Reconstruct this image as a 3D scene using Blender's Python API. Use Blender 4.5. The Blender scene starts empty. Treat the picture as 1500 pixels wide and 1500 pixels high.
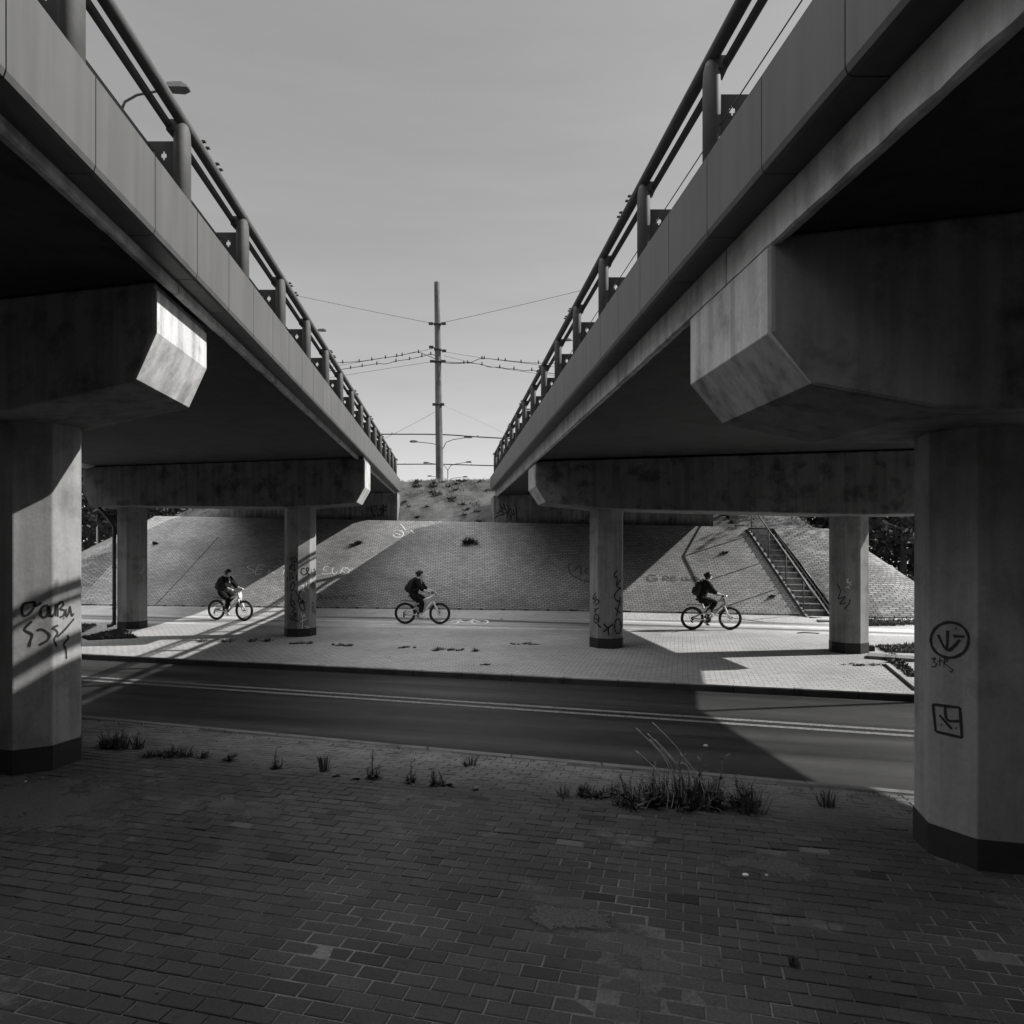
import bpy, bmesh, math, random
from mathutils import Vector, Matrix
from mathutils import noise as mn
R = math.radians
scene = bpy.context.scene
COL = scene.collection
rnd = random.Random(7)
CAMZ = 2.45

FILL_CLOUD = 17.5
# ------------------------------------------------------------------ materials
def new_mat(name):
    m = bpy.data.materials.new(name); m.use_nodes = True
    nt = m.node_tree
    b = nt.nodes['Principled BSDF']
    return m, nt, b
def N(nt, t, **kw):
    n = nt.nodes.new(t)
    for k, v in kw.items(): setattr(n, k, v)
    return n
def L(nt, a, b): nt.links.new(a, b)
def ramp(nt, fac, stops):
    r = N(nt, 'ShaderNodeValToRGB')
    els = r.color_ramp.elements
    while len(els) < len(stops): els.new(0.5)
    for e, (p, v) in zip(els, stops):
        e.position = p; e.color = (v, v, v, 1)
    L(nt, fac, r.inputs[0]); return r.outputs[0]
def mix(nt, mode, fac, a, b):
    m = N(nt, 'ShaderNodeMix', data_type='RGBA', blend_type=mode)
    if isinstance(fac, (int, float)): m.inputs[0].default_value = fac
    else: L(nt, fac, m.inputs[0])
    for i, x in ((6, a), (7, b)):
        if isinstance(x, (int, float)): m.inputs[i].default_value = (x, x, x, 1)
        else: L(nt, x, m.inputs[i])
    return m.outputs[2]
def noise(nt, vec, scale, detail=4, rough=0.55):
    n = N(nt, 'ShaderNodeTexNoise'); n.inputs['Scale'].default_value = scale
    n.inputs['Detail'].default_value = detail; n.inputs['Roughness'].default_value = rough
    L(nt, vec, n.inputs['Vector']); return n.outputs['Fac']
def scaled(nt, vec, s, rot=None):
    mp = N(nt, 'ShaderNodeMapping'); mp.inputs['Scale'].default_value = s
    if rot: mp.inputs['Rotation'].default_value = rot
    L(nt, vec, mp.inputs['Vector']); return mp.outputs[0]
def coords(nt, kind='Object'):
    return N(nt, 'ShaderNodeTexCoord').outputs[kind]
def bump(nt, b, h, strength=0.3, dist=0.01):
    bp = N(nt, 'ShaderNodeBump'); bp.inputs['Strength'].default_value = strength
    bp.inputs['Distance'].default_value = dist
    L(nt, h, bp.inputs['Height']); L(nt, bp.outputs[0], b.inputs['Normal'])

def concrete(name, base=0.32, streak=0.5, stain=0.4):
    m, nt, b = new_mat(name); v = coords(nt)
    big = ramp(nt, noise(nt, v, 0.9, 5), [(0.3, 0.72), (0.72, 1.12)])
    fine = ramp(nt, noise(nt, v, 26, 6, 0.7), [(0.25, 0.86), (0.75, 1.1)])
    st = ramp(nt, noise(nt, scaled(nt, v, (7, 7, 0.5)), 1.0, 4), [(0.38, 1 - streak), (0.58, 1.06)])
    stn = ramp(nt, noise(nt, v, 2.6, 7, 0.62), [(0.34, 1 - stain), (0.5, 1.0), (0.66, 1.0), (0.8, 1.18)])
    pits = N(nt, 'ShaderNodeTexVoronoi'); pits.inputs['Scale'].default_value = 21; L(nt, v, pits.inputs['Vector'])
    pit = ramp(nt, pits.outputs['Distance'], [(0.05, 0.35), (0.12, 1.0)])
    c = mix(nt, 'MULTIPLY', 1.0, big, fine); c = mix(nt, 'MULTIPLY', 1.0, c, st)
    c = mix(nt, 'MULTIPLY', 1.0, c, stn); c = mix(nt, 'MULTIPLY', 0.45, c, pit)
    c = mix(nt, 'MULTIPLY', 1.0, c, base)
    L(nt, c, b.inputs['Base Color']); b.inputs['Roughness'].default_value = 0.88
    bump(nt, b, noise(nt, v, 30, 6, 0.65), 0.35, 0.006)
    return m

def paver(name, lo, hi, mortar, bw=0.2, bh=0.1, ms=0.006, dirt=0.35, dust=None, wobble=0.0, patch=0.0, edge=False):
    m, nt, b = new_mat(name); v = coords(nt, 'UV')
    vv = v
    if wobble:
        nz = N(nt, 'ShaderNodeTexNoise'); nz.inputs['Scale'].default_value = 0.35; nz.inputs['Detail'].default_value = 2
        L(nt, v, nz.inputs['Vector'])
        sub = N(nt, 'ShaderNodeVectorMath', operation='SUBTRACT'); L(nt, nz.outputs['Color'], sub.inputs[0]); sub.inputs[1].default_value = (.5, .5, .5)
        sc = N(nt, 'ShaderNodeVectorMath', operation='SCALE'); L(nt, sub.outputs[0], sc.inputs[0]); sc.inputs['Scale'].default_value = wobble
        ad = N(nt, 'ShaderNodeVectorMath', operation='ADD'); L(nt, v, ad.inputs[0]); L(nt, sc.outputs[0], ad.inputs[1]); vv = ad.outputs[0]
    br = N(nt, 'ShaderNodeTexBrick'); L(nt, vv, br.inputs['Vector'])
    br.inputs['Scale'].default_value = 1.0; br.inputs['Brick Width'].default_value = bw; br.inputs['Row Height'].default_value = bh
    br.inputs['Mortar Size'].default_value = ms; br.inputs['Mortar Smooth'].default_value = 0.15; br.inputs['Bias'].default_value = -0.15
    br.inputs['Color1'].default_value = (lo, lo, lo, 1); br.inputs['Color2'].default_value = (hi, hi, hi, 1)
    mo = mix(nt, 'MIX', ramp(nt, noise(nt, v, 0.9, 5, .65), [(0.4, 0), (0.6, 1)]), mortar, mortar * 0.3)
    L(nt, mo, br.inputs['Mortar'])
    c = br.outputs['Color']
    grain = ramp(nt, noise(nt, v, 55, 5, 0.7), [(0.25, 0.72), (0.75, 1.22)])
    big = ramp(nt, noise(nt, v, 0.45, 6, 0.6), [(0.32, 1 - dirt), (0.68, 1.12)])
    spots = ramp(nt, noise(nt, v, 7.5, 6, 0.72), [(0.3, 0.55), (0.42, 1.0)])
    c = mix(nt, 'MULTIPLY', 1.0, c, grain); c = mix(nt, 'MULTIPLY', 1.0, c, big); c = mix(nt, 'MULTIPLY', 0.6, c, spots)
    if dust is not None:
        f = ramp(nt, noise(nt, v, 0.8, 7, 0.68), [(0.56 - patch, 0), (0.7 - patch, 0.85)])
        if edge:                                       # windblown dust has gathered along the road edge
            sp_ = N(nt, 'ShaderNodeSeparateXYZ'); L(nt, v, sp_.inputs[0])
            mr_ = N(nt, 'ShaderNodeMapRange'); L(nt, sp_.outputs['Y'], mr_.inputs[0]); mr_.inputs[1].default_value = 6.2; mr_.inputs[2].default_value = 7.1
            e_ = mix(nt, 'MULTIPLY', 1.0, mr_.outputs[0], ramp(nt, noise(nt, v, 1.4, 6, 0.7), [(0.35, 0.2), (0.6, 0.7)]))
            f = mix(nt, 'LIGHTEN', 1.0, f, e_)
        dc = mix(nt, 'MULTIPLY', 1.0, ramp(nt, noise(nt, v, 40, 4, 0.8), [(0.3, 0.75), (0.7, 1.2)]), dust)
        c = mix(nt, 'MIX', f, c, dc)
    L(nt, c, b.inputs['Base Color']); b.inputs['Roughness'].default_value = 0.85; b.inputs['Specular IOR Level'].default_value = 0.15
    hm = mix(nt, 'ADD', 0.25, ramp(nt, br.outputs['Fac'], [(0, 1), (1, 0)]), noise(nt, v, 40, 4))
    bump(nt, b, hm, 0.55, 0.008)
    return m

def plain(name, v, rough=0.6, metal=0.0, var=0.12, scale=9, spec=None):
    m, nt, b = new_mat(name)
    c = mix(nt, 'MULTIPLY', 1.0, ramp(nt, noise(nt, coords(nt), scale, 5, 0.6), [(0.25, 1 - var), (0.75, 1 + var)]), v)
    L(nt, c, b.inputs['Base Color']); b.inputs['Roughness'].default_value = rough; b.inputs['Metallic'].default_value = metal
    if spec is not None: b.inputs['Specular IOR Level'].default_value = spec
    return m

def asphalt(name, base, bands=True):
    m, nt, b = new_mat(name); v = coords(nt, 'UV')
    sp = ramp(nt, noise(nt, v, 48, 4, 0.85), [(0.3, 0.5), (0.55, 1.0), (0.72, 2.6)])
    big = ramp(nt, noise(nt, scaled(nt, v, (0.06, 1.0, 1)), 1.1, 3), [(0.36, 0.35), (0.64, 1.9)])
    c = mix(nt, 'MULTIPLY', 1.0, sp, big)
    c = mix(nt, 'MULTIPLY', 1.0, c, ramp(nt, noise(nt, v, 2.2, 6, 0.65), [(0.3, 0.8), (0.7, 1.15)]))
    c = mix(nt, 'MULTIPLY', 1.0, c, base)
    L(nt, c, b.inputs['Base Color']); L(nt, ramp(nt, noise(nt, scaled(nt, v, (0.05, 1.0, 1)), 1.6, 3), [(0.35, 0.42), (0.62, 0.8)]), b.inputs['Roughness']); b.inputs['Specular IOR Level'].default_value = 0.3
    bump(nt, b, noise(nt, v, 110, 3, 0.7), 0.6, 0.004)
    return m

def earth(name, lo, hi, s=1.0):
    m, nt, b = new_mat(name); v = coords(nt)
    a = ramp(nt, noise(nt, v, 1.3 * s, 7, 0.68), [(0.3, lo), (0.7, hi)])
    f = ramp(nt, noise(nt, v, 22 * s, 6, 0.75), [(0.3, 0.55), (0.7, 1.3)])
    c = mix(nt, 'MULTIPLY', 1.0, a, f)
    L(nt, c, b.inputs['Base Color']); b.inputs['Roughness'].default_value = 0.95
    bump(nt, b, noise(nt, v, 9 * s, 7, 0.7), 0.9, 0.06)
    return m

M = {}
M['conc'] = concrete('weathered_concrete', 0.5, 0.25, 0.35)
M['conc_cap'] = concrete('stained_shaded_cap', 0.21, 0.22, 0.55)  # blotchy stains; base also darkened to paint the shade on the cap faces
M['facing'] = concrete('pale_lit_facing_mortar', 0.5, 0.3, 0.4)
M['dark_cap'] = concrete('shaded_cap_concrete', 0.15, 0.25, 0.6)  # shaded copy of the cap concrete for the far piers
M['conc_col'] = concrete('column_concrete', 0.27, 0.18, 0.3)
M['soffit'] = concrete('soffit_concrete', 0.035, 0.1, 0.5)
M['bluff'] = concrete('abutment_concrete', 0.22, 0.4, 0.5)
M['step'] = concrete('stair_concrete', 0.2, 0.2, 0.6)
M['panel'] = None
def panel_mat():
    m, nt, b = new_mat('painted_fascia'); v = coords(nt)
    st = ramp(nt, noise(nt, scaled(nt, v, (6, 6, 0.35)), 1.4, 5), [(0.35, 0.82), (0.65, 1.08)])
    c = mix(nt, 'MULTIPLY', 1.0, st, ramp(nt, noise(nt, v, 1.2, 3), [(0.3, 0.9), (0.7, 1.08)]))
    c = mix(nt, 'MULTIPLY', 1.0, c, 0.08); L(nt, c, b.inputs['Base Color'])
    b.inputs['Roughness'].default_value = 0.5
    return m
M['panel'] = panel_mat()
M['rail'] = plain('rail_paint', 0.075, 0.68, 0.0, 0.2, 7, 0.3)
M['bracket'] = plain('bracket_steel', 0.03, 0.7)
M['black_paint'] = plain('black_base_paint', 0.016, 0.7, 0, 0.3, 14)
def spray(name, v, hard=.45):
    m, nt, b = new_mat(name); uv = coords(nt, 'UV'); sx = N(nt, 'ShaderNodeSeparateXYZ'); L(nt, uv, sx.inputs[0])
    a = N(nt, 'ShaderNodeMath', operation='ABSOLUTE'); L(nt, sx.outputs['Y'], a.inputs[0])
    n_ = N(nt, 'ShaderNodeMath', operation='MULTIPLY'); L(nt, noise(nt, coords(nt), 38, 5, .8), n_.inputs[0]); n_.inputs[1].default_value = .5
    s_ = N(nt, 'ShaderNodeMath', operation='ADD'); L(nt, a.outputs[0], s_.inputs[0]); L(nt, n_.outputs[0], s_.inputs[1])
    L(nt, ramp(nt, s_.outputs[0], [(hard, 1.0), (min(1, hard + .55), 0.0)]), b.inputs['Alpha'])
    b.inputs['Base Color'].default_value = (v, v, v, 1); b.inputs['Roughness'].default_value = .8; return m
M['spray'] = spray('black_spray', .01, .72)
M['faded_spray'] = spray('faded_dark_spray', .11, .4)
M['white_spray'] = spray('white_chalk', .8, .62)
def brick_mat():
    m, nt, b = new_mat('shaded_brick_pavers'); v = coords(nt, 'UV')  # low tone puts the foreground shade into the colour; the pavers themselves are paler
    t = N(nt, 'ShaderNodeAttribute', attribute_name='tone').outputs['Fac']
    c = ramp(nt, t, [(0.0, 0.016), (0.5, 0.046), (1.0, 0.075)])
    c = mix(nt, 'MULTIPLY', 1.0, c, ramp(nt, noise(nt, v, 60, 6, 0.75), [(0.25, 0.6), (0.75, 1.4)]))
    c = mix(nt, 'MULTIPLY', 1.0, c, ramp(nt, noise(nt, v, 0.5, 6, 0.6), [(0.3, 0.62), (0.7, 1.3)]))
    c = mix(nt, 'MULTIPLY', 0.8, c, ramp(nt, noise(nt, v, 9, 7, 0.75), [(0.3, 0.45), (0.43, 1.0)]))
    f = ramp(nt, noise(nt, v, 1.3, 8, 0.72), [(0.58, 0), (0.72, 0.6)])
    sp_ = N(nt, 'ShaderNodeSeparateXYZ'); L(nt, v, sp_.inputs[0])
    mr_ = N(nt, 'ShaderNodeMapRange'); L(nt, sp_.outputs['Y'], mr_.inputs[0]); mr_.inputs[1].default_value = 5.9; mr_.inputs[2].default_value = 7.2
    e_ = mix(nt, 'MULTIPLY', 1.0, mr_.outputs[0], ramp(nt, noise(nt, v, 2.4, 8, 0.75), [(0.33, 0.25), (0.6, 0.95)]))
    f = mix(nt, 'LIGHTEN', 1.0, f, e_)
    d = mix(nt, 'MULTIPLY', 1.0, ramp(nt, noise(nt, v, 45, 5, 0.8), [(0.3, 0.55), (0.7, 1.35)]), 0.17)
    L(nt, mix(nt, 'MIX', f, c, d), b.inputs['Base Color']); b.inputs['Roughness'].default_value = .85; b.inputs['Specular IOR Level'].default_value = .2
    bump(nt, b, noise(nt, v, 70, 5, .7), .4, .003); return m
M['brick'] = brick_mat()
def joint_mat():
    m, nt, b = new_mat('joint_sand'); v = coords(nt, 'UV')
    c = mix(nt, 'MULTIPLY', 1.0, ramp(nt, noise(nt, v, 0.8, 6, 0.65), [(0.38, 0.04), (0.6, 0.13)]), ramp(nt, noise(nt, v, 50, 5, 0.8), [(0.3, 0.5), (0.7, 1.4)]))
    L(nt, c, b.inputs['Base Color']); b.inputs['Roughness'].default_value = .95; b.inputs['Specular IOR Level'].default_value = .1
    bump(nt, b, noise(nt, v, 60, 5, .7), .6, .006); return m
M['joint_sand'] = joint_mat()
M['old_paver'] = paver('weathered_slope_pavers', 0.19, 0.31, 0.05, dirt=0.55, dust=0.30, wobble=0.06, ms=0.012, patch=0.03)
M['kerb_mid'] = concrete('dusty_kerb_concrete', 0.14, 0.1, 0.5)
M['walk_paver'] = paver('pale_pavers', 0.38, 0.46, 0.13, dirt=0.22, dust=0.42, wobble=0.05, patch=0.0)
M['slope_paver'] = paver('slope_pavers', 0.31, 0.43, 0.10, dirt=0.45, wobble=0.03, ms=0.009)
M['asphalt'] = asphalt('road_asphalt', 0.024)
M['red_asphalt'] = asphalt('path_asphalt', 0.33)
M['marking'] = plain('worn_road_paint', 0.15, 0.75, 0, 0.75, 22)
M['gutter'] = earth('gutter_concrete', 0.38, 0.52, 1.2)
M['kerb_dark'] = concrete('grimy_shaded_kerb', 0.05, 0.1, 0.5)  # shade of the kerb face painted into the tone, along with road grime
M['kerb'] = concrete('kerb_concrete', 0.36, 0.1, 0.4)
M['dirt'] = earth('dry_dirt', 0.022, 0.125)
M['soil'] = earth('grey_soil', 0.16, 0.28)
M['blocker_soil'] = earth('blocker_soil', 0.05, 0.1)
M['sand'] = earth('sand', 0.05, 0.11, 2.0)
M['leaf'] = plain('dark_foliage', 0.035, 0.7, 0, 0.5, 1.5)
M['weed'] = plain('weed_green', 0.06, 0.7, 0, 0.4, 12)
M['dry'] = plain('dry_grass', 0.42, 0.8, 0, 0.3, 12)
M['grass'] = plain('grass_green', 0.10, 0.8, 0, 0.45, 2.5)
M['bark'] = plain('bark', 0.09, 0.9, 0, 0.4, 12)
M['pole'] = concrete('pole_concrete', 0.14, 0.5, 0.4)
M['steel'] = plain('galvanised_steel', 0.10, 0.5, 0.4)
M['lamp'] = plain('lamp_housing', 0.06, 0.5)
M['cable'] = plain('cable_black', 0.03, 0.6)
M['thin_cable'] = plain('cable_grey', 0.22, 0.6)
M['pale_post'] = plain('pale_post_paint', 0.6, 0.5)
M['pipe'] = plain('drainpipe_dark', 0.04, 0.5)
M['tyre'] = plain('tyre_rubber', 0.012, 0.75)
M['bike_white'] = plain('white_frame_paint', 0.8, 0.35, 0, 0.04)
M['bike_black'] = plain('black_bike_parts', 0.015, 0.45)
M['plate'] = plain('pale_plate', 0.5, 0.6)
M['alloy'] = plain('alloy', 0.5, 0.35, 0.8)
M['skin'] = plain('skin', 0.6, 0.6, 0, 0.05)
M['black_cloth'] = plain('black_cloth', 0.012, 0.9, 0, 0.3, 20, 0.2)
M['shirt'] = plain('pale_shirt', 0.45, 0.9)
M['hair'] = plain('dark_hair', 0.012, 0.55)
M['pack'] = plain('black_backpack_fabric', 0.018, 0.75, 0, 0.3, 18)
M['pack_trim'] = plain('backpack_trim', 0.12, 0.6)
M['shoe'] = plain('white_shoe', 0.7, 0.6)
M['paper'] = plain('white_litter', 0.6, 0.8)
M['twig'] = plain('dry_twig', 0.05, 0.9)

# ------------------------------------------------------------------ mesh building
class MB:
    def __init__(s): s.v = []; s.f = []; s.uv = None; s.sm = []
    def add(s, vs, fs, smooth=False):
        o = len(s.v); s.v += [tuple(p) for p in vs]
        s.f += [tuple(i + o for i in f) for f in fs]; s.sm += [smooth] * len(fs)
    def quad(s, a, b, c, d): s.add([a, b, c, d], [(0, 1, 2, 3)])
    def hexa(s, p):                                   # 8 points, bottom ring then top ring
        s.add(p, [(3, 2, 1, 0), (4, 5, 6, 7), (0, 1, 5, 4), (1, 2, 6, 5), (2, 3, 7, 6), (3, 0, 4, 7)])
    def box(s, c, d, rz=0.0):
        cx, cy, cz = c; x, y, z = d[0] / 2, d[1] / 2, d[2] / 2
        k, q = math.cos(rz), math.sin(rz)
        p = [(cx + k * a - q * b_, cy + q * a + k * b_, cz + e) for e in (-z, z) for a, b_ in ((-x, -y), (x, -y), (x, y), (-x, y))]
        s.hexa(p)
    def loft(s, rings, closed=True, caps=True, smooth=False):
        n = len(rings[0]); vs = [p for r in rings for p in r]; fs = []
        for i in range(len(rings) - 1):
            for j in range(n if closed else n - 1):
                k = (j + 1) % n
                fs.append((i * n + j, i * n + k, (i + 1) * n + k, (i + 1) * n + j))
        o = len(s.v); s.add(vs, fs, smooth)
        if caps and closed:
            s.f.append(tuple(o + j for j in reversed(range(n)))); s.sm.append(False)
            s.f.append(tuple(o + (len(rings) - 1) * n + j for j in range(n))); s.sm.append(False)
    def tube(s, pts, r, seg=10, caps=True, smooth=True):
        pts = [Vector(p) for p in pts]; rs = r if isinstance(r, (list, tuple)) else [r] * len(pts)
        rings = []; ref = None
        for i, p in enumerate(pts):
            t = (pts[min(i + 1, len(pts) - 1)] - pts[max(i - 1, 0)]).normalized()
            if ref is None: ref = Vector((0, 0, 1)) if abs(t.z) < 0.9 else Vector((1, 0, 0))
            x = (ref - t * ref.dot(t))
            x = x.normalized() if x.length > 1e-6 else t.orthogonal().normalized()
            ref = x; y = t.cross(x)
            rings.append([tuple(p + (x * math.cos(2 * math.pi * k / seg) + y * math.sin(2 * math.pi * k / seg)) * rs[i]) for k in range(seg)])
        s.loft(rings, True, caps, smooth)
    def ellipsoid(s, c, r, seg=16, rings=10, rot=None):
        vs = []; fs = []
        for i in range(rings + 1):
            th = math.pi * i / rings
            for j in range(seg):
                ph = 2 * math.pi * j / seg
                p = Vector((r[0] * math.sin(th) * math.cos(ph), r[1] * math.sin(th) * math.sin(ph), r[2] * math.cos(th)))
                if rot: p = rot @ p
                vs.append((c[0] + p.x, c[1] + p.y, c[2] + p.z))
        for i in range(rings):
            for j in range(seg):
                k = (j + 1) % seg
                fs.append((i * seg + j, (i + 1) * seg + j, (i + 1) * seg + k, i * seg + k))
        s.add(vs, fs, True)
    def torus(s, c, Rr, r, ax='y', n=36, m=10, ry=None):
        vs = []; fs = []
        for i in range(n):
            a = 2 * math.pi * i / n
            for j in range(m):
                b_ = 2 * math.pi * j / m
                q = Rr + r * math.cos(b_); h = (ry or r) * math.sin(b_)
                vs.append((c[0] + q * math.cos(a), c[1] + h, c[2] + q * math.sin(a)))
        for i in range(n):
            for j in range(m):
                i2, j2 = (i + 1) % n, (j + 1) % m
                fs.append((i * m + j, i * m + j2, i2 * m + j2, i2 * m + j))
        s.add(vs, fs, True)
    def build(s, name, mat, parent=None, bevel=0, seg=2):
        me = bpy.data.meshes.new(name); me.from_pydata(s.v, [], s.f)
        me.polygons.foreach_set('use_smooth', s.sm)
        if s.uv:
            u = me.uv_layers.new(name='UVMap')
            for lp in me.loops: u.data[lp.index].uv = s.uv[lp.vertex_index]
        me.materials.append(M[mat] if isinstance(mat, str) else mat)
        bm = bmesh.new(); bm.from_mesh(me); bmesh.ops.recalc_face_normals(bm, faces=bm.faces); bm.to_mesh(me); bm.free()
        o = bpy.data.objects.new(name, me); COL.objects.link(o)
        if parent: o.parent = parent
        if bevel:
            b = o.modifiers.new('Bevel', 'BEVEL'); b.width = bevel; b.segments = seg; b.limit_method = 'ANGLE'; b.angle_limit = R(35)
        return o
def tag(o, label=None, cat=None, group=None, kind=None):
    for k, v in (('label', label), ('category', cat), ('group', group), ('kind', kind)):
        if v: o[k] = v
    return o
def thing(name, label, cat, loc=(0, 0, 0), rz=0.0, group=None):
    o = bpy.data.objects.new(name, None); COL.objects.link(o); o.empty_display_size = 0.3
    o.location = loc; o.rotation_euler.z = rz
    return tag(o, label, cat, group)
def dup(o, parent=None):
    c = o.copy(); COL.objects.link(c); c.parent = parent
    for ch in list(o.children): dup(ch, c)
    return c

# ------------------------------------------------------------------ survey: places taken from the photograph
def G(u, v, z=0.0):                                    # a point of the level z seen at (u, v) of the 1500 px photograph
    Y = (CAMZ - z) * 1000.0 / (v - 800.0)
    return Vector(((u - 750.0) / 1000.0 * Y, Y, z))
def D(u, v, Y):
    return Vector(((u - 750.0) / 1000.0 * Y, Y, CAMZ + (800.0 - v) / 1000.0 * Y))
def ray(u, v): return Vector(((u - 750.0) / 1000.0, 1.0, (800.0 - v) / 1000.0))
CAM = Vector((0, 0, CAMZ))
TH = math.atan(0.25); C, S = math.cos(TH), math.sin(TH)     # the road runs along (C, -S)
def uw(x, y): return (x * C - y * S, x * S + y * C)
def xy(u, w): return (u * C + w * S, -u * S + w * C)
def lerp(a, b, t): return a + (b - a) * t
def interp(pts, x):
    if x <= pts[0][0]: p, q = pts[0], pts[1]
    elif x >= pts[-1][0]: p, q = pts[-2], pts[-1]
    else:
        for p, q in zip(pts, pts[1:]):
            if p[0] <= x <= q[0]: break
    return p[1] + (q[1] - p[1]) * (x - p[0]) / (q[0] - p[0])
def line(p, q):
    p, q = Vector(p), Vector(q); k = (q.y - p.y) / (q.x - p.x)
    return lambda x: p.y + k * (x - p.x)

KERB = line(G(112, 958), G(1340, 1018))
ROADZ = -0.11
NEAR = line(G(110, 1050, 0.05), G(1207, 1151, 0.05))
MID = line(G(112, 993, ROADZ), G(1340, 1075, ROADZ))
path_near = lambda x: interp([(-60, 27.6), (-15, 22.1), (-1.0, 20.25), (10.95, 18.56), (60, 9.0)], x)
path_back = lambda x: interp([(-60, 31.5), (-13.1, 24.6), (-2.93, 23.4), (6.97, 22.45), (12.1, 20.7), (60, 11.2)], x)
xs = [-60 + 2 * i for i in range(61)]

def strip(name, lo, hi, z0, z1, mat, nw=4, zf=None):
    m = MB(); m.uv = []
    rows = []
    for i in range(nw + 1):
        t = i / nw; row = []
        for x in xs:
            y = lerp(lo(x), hi(x), t); z = lerp(z0, z1, t)
            row.append((x, y, z)); m.uv.append(uw(x, y))
        rows.append(row)
    m.loft(rows, closed=False, caps=False)
    o = m.build(name, mat); tag(o, kind='structure'); return o
# ground sheet to the horizon
m = MB(); m.quad((-900, -900, -0.5), (900, -900, -0.5), (900, 900, -0.5), (-900, 900, -0.5))
tag(m.build('ground', 'soil'), kind='structure')
strip('road', NEAR, lambda x: KERB(x) - 0.02, ROADZ, ROADZ, 'asphalt', 3)
strip('pavement', lambda x: KERB(x) + 0.15, path_near, 0.0, 0.0, 'walk_paver', 4)
strip('cycle_path', path_near, path_back, 0.0, 0.0, 'red_asphalt', 2)
# kerb, in stones
m = MB()
k = (KERB(1) - KERB(0)); kl = math.hypot(1, k)
for i in range(-50, 50):
    x0, x1 = i * 0.97, (i + 1) * 0.97 - 0.012
    f = lambda x, d, z: (x + d * S, KERB(x) + d * C, z)
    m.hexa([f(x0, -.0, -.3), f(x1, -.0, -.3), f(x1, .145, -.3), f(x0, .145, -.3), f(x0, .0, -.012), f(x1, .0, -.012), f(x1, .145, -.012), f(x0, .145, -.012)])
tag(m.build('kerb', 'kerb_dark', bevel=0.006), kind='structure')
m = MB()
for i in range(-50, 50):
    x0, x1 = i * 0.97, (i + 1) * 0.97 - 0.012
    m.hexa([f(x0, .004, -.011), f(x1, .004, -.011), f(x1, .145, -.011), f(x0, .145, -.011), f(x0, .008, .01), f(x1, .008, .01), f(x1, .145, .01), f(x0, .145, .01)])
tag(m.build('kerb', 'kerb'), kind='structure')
# double centre line
m = MB()
kk = MID(1) - MID(0)
for d in (-0.135, 0.135):
    for i in range(60):
        x0, x1 = -30 + i, -29 + i
        m.quad((x0, MID(x0) + d - .06, ROADZ + .004), (x1, MID(x1) + d - .06, ROADZ + .004), (x1, MID(x1) + d + .06, ROADZ + .004), (x0, MID(x0) + d + .06, ROADZ + .004))
tag(m.build('road_marking', 'marking'), kind='structure')
# near pavement: rises a little from the road towards the camera
def near_z(x, y):
    d = max(0.0, NEAR(x) - y); t = min(1, d / 2.2); t = t * t * (3 - 2 * t)
    return 0.05 + 0.19 * t
m = MB(); m.uv = []; rows = []
for i in range(61):
    row = []
    for j in range(121):
        x = -30 + j * .5
        y = NEAR(x) - (i / 60) ** 1.5 * 26
        row.append((x, y, near_z(x, y) - 0.007 + .008 * mn.noise((x * .9, y * .9, 5)))); m.uv.append(uw(x, y))
    rows.append(row)
m.loft(rows, closed=False, caps=False, smooth=True)
tag(m.build('pavement', 'joint_sand'), kind='structure')
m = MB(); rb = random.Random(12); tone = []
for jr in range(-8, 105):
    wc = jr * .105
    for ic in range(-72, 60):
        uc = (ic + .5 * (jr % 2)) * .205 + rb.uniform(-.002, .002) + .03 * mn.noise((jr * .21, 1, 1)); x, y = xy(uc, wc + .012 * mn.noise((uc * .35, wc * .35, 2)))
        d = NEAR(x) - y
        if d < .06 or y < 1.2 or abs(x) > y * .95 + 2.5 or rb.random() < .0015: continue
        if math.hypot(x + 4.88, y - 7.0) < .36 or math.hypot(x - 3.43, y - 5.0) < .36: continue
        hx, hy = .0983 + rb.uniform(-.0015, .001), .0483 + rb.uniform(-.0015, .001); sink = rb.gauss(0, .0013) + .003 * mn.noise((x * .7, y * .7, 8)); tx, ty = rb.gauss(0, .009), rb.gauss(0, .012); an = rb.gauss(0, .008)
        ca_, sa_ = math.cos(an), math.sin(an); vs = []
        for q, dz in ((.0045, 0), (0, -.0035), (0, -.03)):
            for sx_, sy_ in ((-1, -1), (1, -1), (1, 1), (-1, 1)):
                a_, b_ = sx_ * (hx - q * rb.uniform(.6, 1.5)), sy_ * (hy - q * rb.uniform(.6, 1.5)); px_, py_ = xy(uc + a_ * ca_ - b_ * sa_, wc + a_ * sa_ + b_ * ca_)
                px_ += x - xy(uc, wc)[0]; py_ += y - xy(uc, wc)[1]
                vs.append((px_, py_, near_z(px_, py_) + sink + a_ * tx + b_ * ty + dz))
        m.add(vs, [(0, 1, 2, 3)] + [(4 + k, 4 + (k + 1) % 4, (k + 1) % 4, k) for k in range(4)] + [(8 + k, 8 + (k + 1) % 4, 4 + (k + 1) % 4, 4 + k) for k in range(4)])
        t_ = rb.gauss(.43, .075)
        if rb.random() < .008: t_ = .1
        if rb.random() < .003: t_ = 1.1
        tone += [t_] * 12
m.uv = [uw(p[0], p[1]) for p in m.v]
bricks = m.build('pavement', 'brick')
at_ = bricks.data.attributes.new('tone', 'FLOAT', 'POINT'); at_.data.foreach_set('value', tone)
tag(bricks, kind='structure')
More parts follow.
